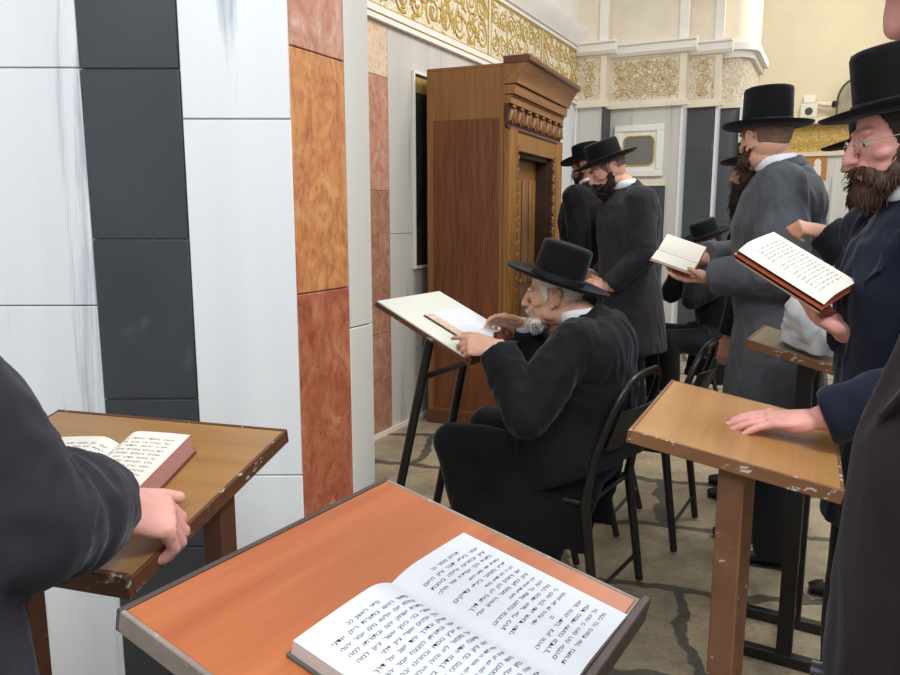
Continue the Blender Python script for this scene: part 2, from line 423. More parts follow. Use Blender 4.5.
def scroll_work(mb, o, ax, nrm, u0, u1, z0, z1, seed, cell=.17, w=.010):
    """raised gold scrolls: spirals, stems and leaves"""
    r = random.Random(seed)
    ncol = max(1, int((u1 - u0) / cell)); nrow = max(1, int((z1 - z0) / cell))
    cw = (u1 - u0) / ncol; ch = (z1 - z0) / nrow
    for i in range(ncol):
        for j in range(nrow):
            cu = u0 + (i + .5) * cw; cz = z0 + (j + .5) * ch
            sgn = 1 if (i + j) % 2 else -1
            a0 = r.uniform(0, 2 * PI); R = .46 * min(cw, ch)
            pts = []
            for k in range(22):
                f = k / 21; a = a0 + sgn * f * 3.4 * PI; rr = R * (1.05 - .85 * f)
                pts.append(o + ax * (cu + rr * math.cos(a)) + Z * (cz + rr * math.sin(a)) + nrm * .002)
            mb.tube(pts, [(w * (1 - .5 * k / 21), .006) for k in range(22)], 6, ref=Z.cross(nrm) * 0 + (pts[1] - pts[0]).cross(nrm))
            for k in range(6):
                a = r.uniform(0, 2 * PI); rr = R * r.uniform(.7, 1.35); b = r.uniform(0, PI)
                Mx = Matrix((ax, Z, nrm)).transposed() @ Matrix.Rotation(b, 3, 'Z')
                mb.ell(o + ax * (cu + rr * math.cos(a)) + Z * (cz + rr * math.sin(a)) + nrm * .003, (w * 2.4, w * .95, .006), Mx, 8, 5)
            for k in range(2):                       # sweeping strokes between the scrolls
                x = cu + r.uniform(-.5, .5) * cw; z = cz + r.uniform(-.5, .3) * ch; b = r.uniform(-.9, .9); ln = r.uniform(.5, .9) * ch; cvv = r.uniform(-.4, .4)
                pts = [o + ax * min(u1, max(u0, x + ln * f_ * math.sin(b) + cvv * ln * math.sin(PI * f_))) + Z * min(z1, max(z0, z + ln * f_ * math.cos(b))) + nrm * .002 for f_ in [q / 8 for q in range(9)]]
                mb.tube(pts, [(w * (.5 + .8 * math.sin(PI * q / 8)), .006) for q in range(9)], 6, ref=(pts[4] - pts[3]).cross(nrm))

# ornament band along the left wall, with its mouldings
bm_ = MB()
strip(bm_, W0, D2, N2, -3.0, TC, [(0, 2.76), (.012, 2.76), (.012, 3.2), (0, 3.2)], 0)
for z0, z1, d, mi in ((2.66, 2.69, .035, 1), (2.69, 2.705, .02, 2), (2.705, 2.745, .03, 1), (2.745, 2.76, .018, 2), (3.2, 3.215, .02, 2), (3.215, 3.25, .03, 1)):
    strip(bm_, W0, D2, N2, -3.0, TC - .02, [(0, z0), (d, z0), (d, z1), (0, z1)], mi)
for t in (1.72, 2.95):
    for dt, mi in ((-.02, 2), (0, 1), (.02, 2)):
        strip(bm_, W0, D2, N2, t + dt - .012, t + dt + .012, [(0, 2.76), (.02, 2.76), (.02, 3.2), (0, 3.2)], mi)
tb = bm_.build('trim_1', [BAND, WHITE_P, GOLD]); struct(tb)
sw = MB()
scroll_work(sw, wl(0, 0, .012), D2, N2, -.6, 1.68, 2.77, 3.19, 3, .2, .012)
scroll_work(sw, wl(0, 0, .012), D2, N2, 1.76, 2.91, 2.77, 3.19, 4, .15, .008)
scroll_work(sw, wl(0, 0, .012), D2, N2, 2.99, TC - .04, 2.77, 3.19, 5, .15, .008)
sw.build('gold_scrollwork', GOLD, tb)
cv = MB()
strip(cv, W0, D2, N2, -3.0, TC - .02, [(0, 3.25), (.05, 3.25), (.07, 3.30), (.11, 3.36), (.12, 3.42), (0, 3.42)], 0)
struct(cv.build('trim_2', WHITE_P))
up = MB(); strip(up, W0, D2, N2, -3.0, TC - .02, [(0, 3.42), (.03, 3.42), (.03, 5.2), (0, 5.2)], 0)
struct(up.build('trim_3', PLASTER))

# back wall: four faces stepping back to the archway
segs = []                                           # (start, end)
P = V3((1.386, 8.5, 0))
for L, step in ((.309, .25), (.778, .25), (.3185, .2), (.255, 0)):
    Q = P + N2 * L; segs.append((P.copy(), Q.copy())); P = Q + D2 * step
bw = MB(); bt = MB(); bs = MB()
AX = N2; NR = -D2
def face_block(mb, a, b, depth, z0, z1, mi):
    q = [a, b, b + D2 * depth, a + D2 * depth]
    mb.add([p + Z * z0 for p in q] + [p + Z * z1 for p in q], [(3, 2, 1, 0), (4, 5, 6, 7), (0, 1, 5, 4), (1, 2, 6, 5), (2, 3, 7, 6), (3, 0, 4, 7)], mi, False)
lower = [1, 1, 2, 2]
for k, (a, b) in enumerate(segs[:3]):
    face_block(bw, a, b, 1.6 - .2 * k, 0, 2.62, lower[k])
    face_block(bw, a, b, 1.6 - .2 * k, 2.62, 5.2, 0)
    # light edge strip at the end of every face
    q = b - N2 * .022 - D2 * .012
    face_block(bw, q, q + N2 * .024, .3, 0, 2.62, 5 if k == 0 else 4)
# joints on the dark faces
for zz in (1.62, 2.18, 2.42):
    a, b = segs[2]; face_block(bw, a - D2 * .003, b - D2 * .003 - N2 * .04, .01, zz, zz + .008, 5)
# rounded last face
a, b = segs[3]
def round_face(mb, z0, z1, mi, grow=0):
    cen = b - N2 * .16 + D2 * .16
    pts = [a - D2 * grow]
    for k in range(9):
        th = PI / 2 * k / 8
        pts.append(cen - D2 * ((.16 + grow) * math.cos(th)) + N2 * ((.16 + grow) * math.sin(th)))
    pts += [b + D2 * 1.2 + N2 * grow, a + D2 * 1.2]
    k = len(pts)
    mb.add([p + Z * z0 for p in pts] + [p + Z * z1 for p in pts], [tuple(range(k)), tuple(range(2 * k - 1, k - 1, -1))] + [(i, (i + 1) % k, k + (i + 1) % k, k + i) for i in range(k)], mi, False)
round_face(bw, 0, 2.62, 2); round_face(bw, 2.62, 5.2, 0)
for u0 in (.20,):
    q = a + N2 * u0 - D2 * .006
    face_block(bw, q, q + N2 * .028, .2, 0, 2.62, 4)
for zz in (1.4, 2.1):
    face_block(bw, a - D2 * .004, a + N2 * .2 - D2 * .004, .01, zz, zz + .008, 5)
struct(bw.build('wall_back', [STONE_C, WHG, BK2, PEACH, WH, BK2], angle=25))
# ornament band and mouldings following the steps
for k, (a, b) in enumerate(segs):
    L = (b - a).length
    if k < 3:
        strip(bt, a, AX, NR, 0, L + .0, [(0, 2.70), (.01, 2.70), (.01, 3.14), (0, 3.14)], 0)
        for z0, z1, d, mi in ((2.62, 2.67, .06, 1), (2.67, 2.70, .03, 1), (3.14, 3.16, .02, 1)):
            strip(bt, a, AX, NR, 0, L + d, [(0, z0), (d, z0), (d, z1), (0, z1)], mi)
        strip(bt, a, AX, NR, L - .05, L + .012, [(0, 2.70), (.025, 2.70), (.025, 3.14), (0, 3.14)], 1)
        strip(bs, a, AX, NR, -.05 if k else 0, L + .12, [(0, 3.16), (.06, 3.16), (.085, 3.19), (.085, 3.255), (.115, 3.265), (.115, 3.285), (0, 3.31)], 0)
        strip(bs, a, AX, NR, L - .07, L + .02, [(0, 3.29), (.03, 3.29), (.03, 5.2), (0, 5.2)], 0)
    else:
        round_face(bt, 2.70, 3.14, 0, .01); round_face(bt, 2.62, 2.69, 1, .045)
        round_face(bs, 3.14, 3.21, 0, .05); round_face(bs, 3.21, 3.285, 0, .1)
tb2 = struct(bt.build('trim_4', [BAND_F, STONE_C])); struct(bs.build('trim_5', WHITE_P, angle=25))
sw = MB()
for k, (a, b) in enumerate(segs[:3]):
    scroll_work(sw, a - D2 * .01, AX, NR, .03, (b - a).length - .07, 2.73, 3.11, 20 + k, .11, .006)
sw.build('gold_scrollwork', GOLD_F, tb2)

# far room beyond the archway
FO = V3((5.1, 11.0, 0))
fw = MB()
q0 = FO - N2 * 2.2; q1 = FO + N2 * 3.2
face_block(fw, q0, q1, .3, 0, 5.5, 0)
face_block(fw, q0 - D2 * .01, q1 - D2 * .01, .02, 0, 2.30, 1)
struct(fw.build('wall_far', [PLASTER_Y, WHG]))
ft = MB(); face_block(ft, q0 - D2 * .02, q1 - D2 * .02, .03, 2.36, 2.74, 0); face_block(ft, q0 - D2 * .16, q1 - D2 * .16, .16, 2.74, 2.82, 1); face_block(ft, q0 - D2 * .06, q1 - D2 * .06, .06, 2.30, 2.36, 1)
tb3 = struct(ft.build('trim_6', [band_mat('gold_ground_scroll', rgb('c8ab6a'), rgb('a98a44'), 9), PLASTER_Y]))
sw = MB(); scroll_work(sw, FO - D2 * .02, AX, NR, -.8, .9, 2.38, 2.72, 31, .13, .007); sw.build('gold_scrollwork', GOLD, tb3)

# ------------------------------------------------------------------ things on the walls
t = empty('wall_panel', segs[1][0] + N2 * .33, math.atan2(N2.y, N2.x))      # local x along the face, -y out of it
tag(t, 'white framed panel with gold-edged grey screen on the back wall', 'panel')
zc0, zc1 = 1.89, 2.44
f = MB()
for x0, x1, z0, z1 in ((-.27, .27, zc1 - .07, zc1), (-.27, .27, zc0, zc0 + .07), (-.27, -.19, zc0 + .07, zc1 - .07), (.19, .27, zc0 + .07, zc1 - .07)):
    f.box((x0, -.05, z0), (x1, -.001, z1))
f.build('frame', WHITE_P, t, bevel=.008)
f = MB(); f.box((-.19, -.03, zc0 + .07), (.19, -.001, zc1 - .07)); f.build('inner_board', WHITE_P, t)
def rrect(w, h, r, cx, cz, n=5):
    out = []
    for qx, qz, a0 in ((1, 1, 0), (-1, 1, 90), (-1, -1, 180), (1, -1, 270)):
        for k in range(n + 1):
            a = math.radians(a0 + 90 * k / n)
            out.append((cx + qx * (w - r) + r * math.cos(a), cz + qz * (h - r) + r * math.sin(a)))
    return out
cz_ = (zc0 + zc1) / 2
pr = [V3((x, -.033, z)) for x, z in rrect(.165, .155, .06, 0, cz_)]
f = MB(); f.tube(pr, .009, 8, closed=True); f.build('gold_edging', GOLD, t)
f = MB(); k = len(pr); f.add([p for p in pr] + [p + V3((0, .002, 0)) for p in pr], [tuple(range(k)), tuple(range(2 * k - 1, k - 1, -1))] + [(i, (i + 1) % k, k + (i + 1) % k, k + i) for i in range(k)], 0, False)
f.build('screen', plain('grey_screen', rgb('77766f'), .6, .08, 60, .2, 200), t)
f = MB(); f.box((-.30, -.03, 1.79), (.30, -.001, 1.86)); o = f.build('trim_7', STONE_C, None, loc=t.location); o.rotation_euler = t.rotation_euler; struct(o)
f = MB(); f.box((-.02, -.02, .0), (.30, -.001, 1.80)); o = f.build('trim_8', BK2, None, loc=t.location); o.rotation_euler = t.rotation_euler; struct(o)

t = empty('picture', wl(.485), math.atan2(D2.y, D2.x) )        # local x along the wall, -y out of it
tag(t, 'tall dark picture in a thin white frame behind the wooden cabinet', 'picture')
f = MB(); f.box((.0, -.012, 1.12), (.75, -.002, 2.42)); f.build('print', plain('dark_print', rgb('35342c'), .5, .5, 9, 0), t)
f = MB(); f.box((.012, -.014, 2.30), (.74, -.0125, 2.40)); f.build('gold_heading', GOLD, t)
f = MB()
for x0, x1, z0, z1 in ((-.02, 0, 1.10, 2.44), (.75, .77, 1.10, 2.44), (0, .75, 2.42, 2.44), (0, .75, 1.10, 1.12)): f.box((x0, -.022, z0), (x1, -.002, z1))
f.build('frame', WHITE_P, t)

def fp(u, out, z): return FO + N2 * u - D2 * out + Z * z
t = empty('security_camera', fp(.0, .09, 2.82), math.atan2(N2.y, N2.x))
tag(t, 'cream security camera housing with two dark lenses on the far ledge', 'camera')
CAMP = plain('cream_plastic', rgb('ddd5c2'), .5, .05, 20, .05)
f = MB(); f.box((-.12, -.07, 0), (.10, .06, .2)); f.prism([(-.075, .2), (.065, .2), (0, .33)], -.09, .07); f.build('housing', CAMP, t, bevel=.012)
f = MB(); f.tube([(-.01, -.06, .09), (-.01, -.085, .09)], .05, 16); f.build('lens', METAL, t)
f = MB(); f.tube([(.08, -.03, .2), (.18, -.05, .17), (.30, -.10, .16)], [.022, .03, .045], 14); b_ = f.build('side_camera', CAMP, t)
f = MB(); f.tube([(.29, -.097, .16), (.315, -.108, .159)], .047, 16); f.build('lens', METAL, b_)
t = empty('arched_plaque', fp(.62, .09, 2.82), math.atan2(N2.y, N2.x))
tag(t, 'round-topped dark framed plaque standing on the far ledge', 'plaque')
arc = [(-.28, 0), (.28, 0)] + [(.28 * math.cos(PI * k / 14), .22 + .3 * math.sin(PI * k / 14)) for k in range(15)]
M90 = Matrix.Rotation(PI / 2, 4, 'Z')
f = MB(); f.prism([(-x, z) for x, z in arc], -.02, .02, Matrix.Rotation(-PI / 2, 4, 'Z')); f.build('board', plain('weathered_bronze', rgb('8f8770'), .6, .3, 8), t)
f = MB(); f.tube([V3((x, -.02, z)) for x, z in arc], .014, 8, closed=True); f.build('rim', plain('dark_bronze', rgb('4a463c'), .5, .2, 20), t)
t = empty('notice', fp(.05, .025, 1.98), math.atan2(N2.y, N2.x))
tag(t, 'small orange notice with a pale figure below the gold band', 'notice')
f = MB(); f.box((-.16, -.012, 0), (.22, 0, .36)); f.build('board', plain('orange_print', rgb('b07a3a'), .6, .1, 10, 0), t)
f = MB(); f.ell((.1, -.013, .22), (.045, .003, .06)); f.box((.05, -.016, .05), (.15, -.012, .18)); f.build('pale_figure', PAPER_C, t)

# ------------------------------------------------------------------ the wooden ark cabinet
t = empty('wooden_cabinet', (.375, 5.02, 0), math.radians(66.5))
t.scale = (1, 1, .985)         # x along the front, y towards the wall
tag(t, 'tall carved wooden cabinet with moulded cornice against the marble wall', 'cabinet')
CW, CD, CH = 1.28, .58, 2.455
f = MB(); f.box((0, .02, .0), (.02, CD, CH)); f.build('side_panel', ARK_L, t, bevel=.003)
f = MB(); f.box((-.006, .055, .12), (0, CD - .05, 2.13)); f.build('side_inset', ARK_S, t, bevel=.002)
f = MB(); f.box((-.012, .0, .0), (0, CD, .10)); f.build('side_plinth', ARK_D, t, bevel=.003)
f = MB(); f.box((CW - .02, .02, 0), (CW, CD, CH)); f.build('side_panel', ARK_L, t, bevel=.003)
f = MB(); f.box((.02, CD - .02, 0), (CW - .02, CD, CH)); f.build('back_panel', ARK_S, t)
f = MB(); f.box((.0, .02, CH), (CW, CD, CH + .02)); f.build('top_board', ARK_L, t, bevel=.003)
f = MB(); f.box((-.01, -.03, 0), (CW + .01, .02, .14)); f.build('plinth', ARK_D, t, bevel=.006)
for x0, sgn in ((0, 1), (CW, -1)):
    f = MB()
    for k in range(3):
        xa = x0 + sgn * (.028 + .05 * k)
        f.tube([(xa, -.005, .14), (xa, -.005, 2.06)], .022, 12)
    a_, b_ = sorted((x0, x0 + sgn * .16)); f.box((a_, -.004, .14), (b_, .03, 2.06)); f.build('pilaster', ARK_F, t)
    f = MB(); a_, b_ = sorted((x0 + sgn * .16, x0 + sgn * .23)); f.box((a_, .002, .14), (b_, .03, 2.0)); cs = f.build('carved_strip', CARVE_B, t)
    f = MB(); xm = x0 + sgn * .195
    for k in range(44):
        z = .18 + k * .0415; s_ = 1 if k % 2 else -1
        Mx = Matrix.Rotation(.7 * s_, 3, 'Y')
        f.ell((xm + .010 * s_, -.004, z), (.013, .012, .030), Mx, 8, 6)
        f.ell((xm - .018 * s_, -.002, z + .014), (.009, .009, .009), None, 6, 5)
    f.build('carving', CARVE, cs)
f = MB(); f.box((.16, -.006, 1.93), (CW - .16, .03, 2.06)); f.build('lintel', ARK_F, t, bevel=.004)
f = MB()
f.box((.23, .03, .14), (.26, .16, 1.93)); f.box((CW - .26, .03, .14), (CW - .23, .16, 1.93)); f.box((.23, .03, 1.90), (CW - .23, .16, 1.93))
f.build('door_jamb', plain('dark_recess_wood', rgb('3a2418'), .6, .25, 20), t)
def panel_door(x0, x1):
    d = MB()
    z0, z1 = .15, 1.9
    d.box((x0, .12, z0), (x1, .15, z1)); db = d.build('door', ARK_F, t, bevel=.003)
    for k in range(2):
        w = (x1 - x0 - .12) / 2
        a = x0 + .04 + k * (w + .04)
        for (c0, c1) in ((z0 + .1, .85), (.97, z1 - .14)):
            p = MB(); p.box((a, .105, c0), (a + w, .121, c1)); p.build('raised_panel', ARK_F, db, bevel=.012)
    return db
d1 = panel_door(.262, .628); d2 = panel_door(.632, CW - .262)
f = MB(); f.tube([(.60, .115, 1.0), (.60, .09, 1.0)], [.012, .016], 12); f.build('knob', GOLD, d1)
# carved frieze with leaf motifs
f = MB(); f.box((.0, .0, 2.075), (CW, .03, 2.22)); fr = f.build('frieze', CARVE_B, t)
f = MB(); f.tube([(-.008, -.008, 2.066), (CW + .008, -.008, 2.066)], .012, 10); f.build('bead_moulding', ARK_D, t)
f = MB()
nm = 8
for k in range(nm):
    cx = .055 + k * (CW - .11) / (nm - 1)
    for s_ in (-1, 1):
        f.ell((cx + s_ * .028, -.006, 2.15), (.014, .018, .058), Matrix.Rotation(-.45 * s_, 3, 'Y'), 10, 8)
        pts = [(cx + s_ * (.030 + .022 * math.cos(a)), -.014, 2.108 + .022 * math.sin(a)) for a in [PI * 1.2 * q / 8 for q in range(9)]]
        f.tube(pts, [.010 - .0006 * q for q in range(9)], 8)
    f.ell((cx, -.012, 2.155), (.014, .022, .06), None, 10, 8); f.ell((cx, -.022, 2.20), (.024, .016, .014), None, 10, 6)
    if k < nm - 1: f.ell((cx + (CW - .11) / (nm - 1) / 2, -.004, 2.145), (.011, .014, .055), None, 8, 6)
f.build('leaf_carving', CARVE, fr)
# stepped cornice sweeping forward
f = MB(); f.prism([(.03, 2.22), (-.02, 2.22), (-.02, 2.262), (-.032, 2.268), (-.032, 2.272), (.03, 2.272)], -.004, CW + .004); f.build('cornice_fillet', ARK_C, t)
f = MB(); f.prism([(.03, 2.278), (-.045, 2.278), (-.05, 2.335), (.03, 2.335)], -.008, CW + .008); f.build('cornice_fascia', ARK_C, t)
cyma = [(.03, 2.342), (-.066, 2.342)] + [(-.066 - .065 * (q / 8) ** 1.6, 2.342 + .125 * q / 8) for q in range(1, 9)] + [(.03, 2.467)]
f = MB(); f.prism(cyma, -.012, CW + .012); f.build('cornice', ARK_C, t, angle=30)
f = MB(); f.prism([(.03, 2.467), (-.135, 2.467), (-.150, 2.478), (-.153, 2.505), (-.14, 2.515), (.03, 2.515)], -.02, CW + .02); f.build('cornice_crown', ARK_D, t, bevel=.004)
# ------------------------------------------------------------------ desks
def desk(label, HN, F, w, depth, zhi, zlo, top, edge, post, lip=True, group=None, post_y=0.0, black=False, trim=None):
    """HN: left-hand corner of the high edge seen by the reader, F: the way the reader faces"""
    F = V3((F[0], F[1], 0)).normalized(); R = V3((F.y, -F.x, 0))
    o = V3((HN[0], HN[1], 0)) + R * (w / 2)
    t = empty('lectern_desk', o, math.atan2(R.y, R.x))
    tag(t, label, 'desk', group)
    sl = math.atan2(zhi - zlo, depth); L = math.hypot(zhi - zlo, depth); th = .024
    Mb = Matrix.Translation((0, 0, zhi)) @ Matrix.Rotation(sl, 4, 'X')        # board frame: y from -L (low) to 0 (high), top at z = 0
    f = MB(); f.box((-w / 2 + .006, -L + .006, -th), (w / 2 - .006, -.006, 0), Mb); f.build('tabletop', top, t, bevel=.0015)
    f = MB()
    for a, b in (((-w / 2, -L, -th - .002), (-w / 2 + .0065, 0, .0008)), ((w / 2 - .0065, -L, -th - .002), (w / 2, 0, .0008)),
                 ((-w / 2 + .0065, -L, -th - .002), (w / 2 - .0065, -L + .0065, .0008))):
        f.box(a, b, Mb)
    f.build('edge_band', edge, t, bevel=.0015)
    f = MB(); f.box((-w / 2, -.0062, -th - .002), (w / 2, .0012, .0014), Mb); f.build('far_edge_trim', trim or edge, t, bevel=.0012)
    if lip:
        f = MB(); f.box((-w / 2, -L - .012, -th - .004), (w / 2, -L, .010), Mb); f.build('ledge', trim or edge, t, bevel=.002)
    zt = lambda y: zhi + y * math.sin(sl) / math.cos(sl) - th - .006
    pw = .020 if not black else .018
    ym = -depth / 2 + post_y
    for s in (-1, 1):
        x = s * (w / 2 - .03 - pw)
        f = MB()
        zt0, zt1 = zt(ym - .024), zt(ym + .024)
        vs = [(x - pw, ym - .024, .04), (x + pw, ym - .024, .04), (x + pw, ym + .024, .04), (x - pw, ym + .024, .04),
              (x - pw, ym - .024, zt0), (x + pw, ym - .024, zt0), (x + pw, ym + .024, zt1), (x - pw, ym + .024, zt1)]
        f.add(vs, [(3, 2, 1, 0), (4, 5, 6, 7), (0, 1, 5, 4), (1, 2, 6, 5), (2, 3, 7, 6), (3, 0, 4, 7)], 0, False)
        f.build('post', post, t, bevel=.003)
        f = MB(); f.box((x - pw, ym - .2, 0), (x + pw, ym + .2, .04)); f.build('foot', post, t, bevel=.004)
    for z in ((.30,) if not black else (.09, .30)):
        f = MB(); f.box((-w / 2 + .06, ym - .012, z - .02), (w / 2 - .06, ym + .012, z + .02)); f.build('crossbar', post, t, bevel=.003)
    f = MB(); f.box((-w / 2 + .09, ym - .02, zt(ym) - .06), (w / 2 - .09, ym + .02, zt(ym) - .012)); f.build('top_rail', post, t, bevel=.003)
    W = Matrix.Translation(o) @ Matrix.Rotation(math.atan2(R.y, R.x), 4, 'Z') @ Mb
    return W                                                                     # board frame in the room

# ------------------------------------------------------------------ writing
WORDS = 'יהוה אדני אלהים מזמור לדוד שיר למנצח אשרי האיש אשר לא הלך בעצת רשעים ובדרך חטאים עמד ישב בתורת חפצו ובתורתו יהגה יומם ולילה והיה כעץ שתול על פלגי מים פריו יתן בעתו ועלהו כי אם כמץ תדפנו רוח יודע דרך צדיקים תאבד למה רגשו גוים ולאמים יהגו ריק יתיצבו מלכי ארץ ורוזנים נוסדו יחד שמים ישחק ידבר אלימו באפו ובחרונו יבהלמו ואני נסכתי מלכי ציון הר קדשי אספרה אל חק אמר אלי בני אתה היום'.split()
def word_line(r, chars):
    out = []; n = 0
    while n < chars:
        w = r.choice(WORDS); out.append(w); n += len(w) + 1
    return ' '.join(out)[::-1]
def text_mesh(s, size, spacing=1.0):
    c = bpy.data.curves.new('line', 'FONT'); c.body = s; c.size = size; c.resolution_u = 1; c.space_word = 1.9 * spacing
    o = bpy.data.objects.new('line', c); C.objects.link(o)
    dg = bpy.context.evaluated_depsgraph_get()
    me = bpy.data.meshes.new_from_object(o.evaluated_get(dg), depsgraph=dg)
    vs = [v.co.copy() for v in me.vertices]; fs = [tuple(p.vertices) for p in me.polygons]
    bpy.data.objects.remove(o); bpy.data.curves.remove(c); bpy.data.meshes.remove(me)
    return vs, fs
def lettering(surf, s, w, h, rows, seed, size, chars, mx=.14, my=.11, heading_at=None, bold=.00016):
    """surf(u, y) -> height of the page; s = +1 right page, -1 left page. Lines run right to left, ragged at their end."""
    r = random.Random(seed); mb = MB()
    step = (h * (1 - 2 * my)) / rows
    for k in range(rows):
        y = h / 2 - h * my - step * (k + .8)
        if heading_at and k in heading_at:
            txt = heading_at[k][::-1]; 
        else: txt = word_line(r, chars)
        vs, fs = text_mesh(txt, size)
        if not vs: continue
        x0 = min(v.x for v in vs); x1 = max(v.x for v in vs)
        avail = w * (1 - 2 * mx) * (1 if not heading_at or k not in heading_at else 1)
        last = r.random() < .15
        sc = min(1.0, avail / (x1 - x0)) if (heading_at and k in heading_at) else avail / (x1 - x0) * (r.uniform(.55, .8) if last else 1)
        if heading_at and k in heading_at: off = w / 2 + (x1 - x0) * sc / 2
        else: off = w * (1 - mx)
        if s < 0 and not (heading_at and k in heading_at): off = w * (1 - mx * .8)
        ys = min(1.0, max(.8, sc)) * .85
        P_ = []
        for v in vs:
            u = off - (x1 - v.x) * sc                # distance from the page's left border
            uu = u if s > 0 else w - u               # distance from the spine
            P_.append((s * uu, y + v.y * ys, surf(uu) + .00035))
        mb.add(P_, fs, 0, False)
    return mb

def open_book(label, M, w, h, tl, tr, cover, edge, paper, text=None, group=None, droop=.25, open_ang=(0.0, 0.0), cat='book', margin=.004):
    """M: room matrix of the spine's middle on the surface it lies on; x = reader's right, y = top of the page, z = out of the page"""
    t = empty('open_book', M=M); tag(t, label, cat, group)
    ct = .003
    f = MB()
    for s in (-1, 1):
        Ra = Matrix.Rotation(-s * open_ang[0 if s < 0 else 1], 4, 'Y')
        a, b = sorted((s * .004, s * (w + margin))); f.box((a, -h / 2 - margin, 0), (b, h / 2 + margin, ct), Ra)
    f.box((-.006, -h / 2 - margin, -.001), (.006, h / 2 + margin, ct))
    f.build('cover', cover, t, bevel=.001)
    for s, th in ((-1, tl), (1, tr)):
        def surf(u, th=th):
            k = max(0, min(1, u / w))
            a = math.sin(min(1, k / .28) * PI / 2)
            return ct + th * (.30 + .70 * a) - droop * th * (max(0, k - .28) / .72) ** 1.7 + .0005
        Ra = Matrix.Rotation(-s * open_ang[0 if s < 0 else 1], 4, 'Y')
        g = MB(); NU, NV = 22, 6
        vs = []; fs = []
        for j in range(NV + 1):
            y = -h / 2 + h * j / NV
            for i in range(NU + 1):
                u = .0015 + (w - .0015) * i / NU; vs.append(Ra @ V3((s * u, y, surf(u))))
        for j in range(NV):
            for i in range(NU):
                q = j * (NU + 1) + i; fs.append((q, q + 1, q + NU + 2, q + NU + 1))
        g.add(vs, fs, 0)
        # the block's edges
        for y in (-h / 2, h / 2):
            vs = []; 
            for i in range(NU + 1):
                u = .0015 + (w - .0015) * i / NU; vs += [Ra @ V3((s * u, y, surf(u) - .0003)), Ra @ V3((s * u, y, ct))]
            g.add(vs, [(2 * i, 2 * i + 2, 2 * i + 3, 2 * i + 1) for i in range(NU)], 1, False)
        vs = [Ra @ V3((s * w, y, z)) for y in (-h / 2, h / 2) for z in (ct, surf(w) - .0003)]
        g.add(vs, [(0, 1, 3, 2)], 1, False)
        pb_ = g.build('page_block', [paper, edge], t)
        if text and text.get(s):
            kw = dict(text[s]); ink = kw.pop('ink', INK)
            lm = lettering(surf, s, w, h, **kw)
            if any(open_ang): lm.v = [Ra @ v for v in lm.v]
            lm.build('lettering', ink, pb_)
    return t

# the three desks in front
WA = desk('orange laminate lectern desk in front carrying the large open book', (-.359, .751), (-.849, .528), .484, .4245, 1.05, .96, TOP_A, EDGE_A, POST_B, trim=EDGE_DK)
FB = V3((.28, .96))
WB = desk('brown lectern desk beside the striped marble pier with a chipped edge', (-.857, 1.595), (.28, .96), .556, .46, 1.05, .96, TOP_B, EDGE_B, POST_B, post_y=.06)
WC = desk('tan lectern desk with a white-chipped edge under a resting hand', (.355, 1.439), (-.902, .431), .508, .385, 1.05, .985, TOP_C, EDGE_C, POST_C, lip=False)
WD = desk('worn lectern desk on black legs carrying the plastic bag', (.935, 2.33), (-.86, .51), .36, .34, 1.085, 1.0, TOP_D, EDGE_C, METAL, lip=False, black=True)

def on_board(W, x, y, rot=0, lift=0.0):
    return W @ Matrix.Translation((x, y, lift)) @ Matrix.Rotation(rot, 4, 'Z')
open_book('thick open book with large Hebrew lines on the orange desk', on_board(WA, .004, -.188 - .120, math.radians(-1), .001), .170, .248, .021, .013, COVER_G, EDGE_W, PAPER,
          {1: dict(rows=19, seed=11, size=.0088, chars=23, mx=.13, my=.07, heading_at={0: 'תהלים מזמור כב', 14: 'כג'}),
           -1: dict(rows=19, seed=12, size=.0088, chars=25, mx=.11, my=.07, heading_at={0: 'ספר ראשון כב'})})
open_book('thick open book with pink page edges on the brown desk', on_board(WB, .022, -.250, math.radians(8), .001), .142, .215, .030, .042, COVER_BR, EDGE_P, PAPER_C,
          {1: dict(rows=13, seed=21, size=.0095, chars=20, mx=.12, my=.09), -1: dict(rows=13, seed=22, size=.0095, chars=20, mx=.12, my=.09)}, droop=.15)

# reading stand in front of the seated man
t = empty('reading_stand', (.0, 2.93, 0), math.atan2(.851, .525))           # x = reader's right, y = reader's forward
tag(t, 'black-legged reading stand with pale board before the seated elderly man', 'stand')
RE = V3((.525, .851, 0)); FE = V3((-.851, .525, 0))
eo = V3((-.161, 3.025, 0)) + FE * 0                                           # middle of the high edge
t.location = eo
we, de, zh, zl = .44, .40, 1.15, .968
sl = math.atan2(zh - zl, de); L = math.hypot(zh - zl, de)
Mb = Matrix.Translation((0, 0, zh)) @ Matrix.Rotation(sl, 4, 'X')
f = MB(); f.box((-we / 2, -L, -.006), (we / 2, 0, 0), Mb); f.build('board_face', TOP_E, t, bevel=.001)
f = MB(); f.box((-we / 2 - .003, -L - .003, -.024), (we / 2 + .003, .003, -.006), Mb); f.build('board', EDGE_B, t, bevel=.002)
f = MB(); f.box((-we / 2, -L - .016, -.024), (we / 2, -L - .003, .016), Mb); f.build('ledge', EDGE_B, t, bevel=.002)
for s in (-1, 1):
    f = MB(); f.tube([(s * .15, -.20, zh - .115), (s * .175, .03, .012)], .018, 12); f.build('leg', METAL, t)
    f = MB(); f.tube([(s * .175, .06, .016), (s * .205, -.34, .016)], .016, 10); f.build('foot', METAL, t)
f = MB(); f.tube([(-.155, -.165, .86), (.155, -.165, .86)], .012, 10); f.build('crossbar', METAL, t)
WE = Matrix.Translation(eo) @ Matrix.Rotation(math.atan2(.851, .525), 4, 'Z') @ Mb
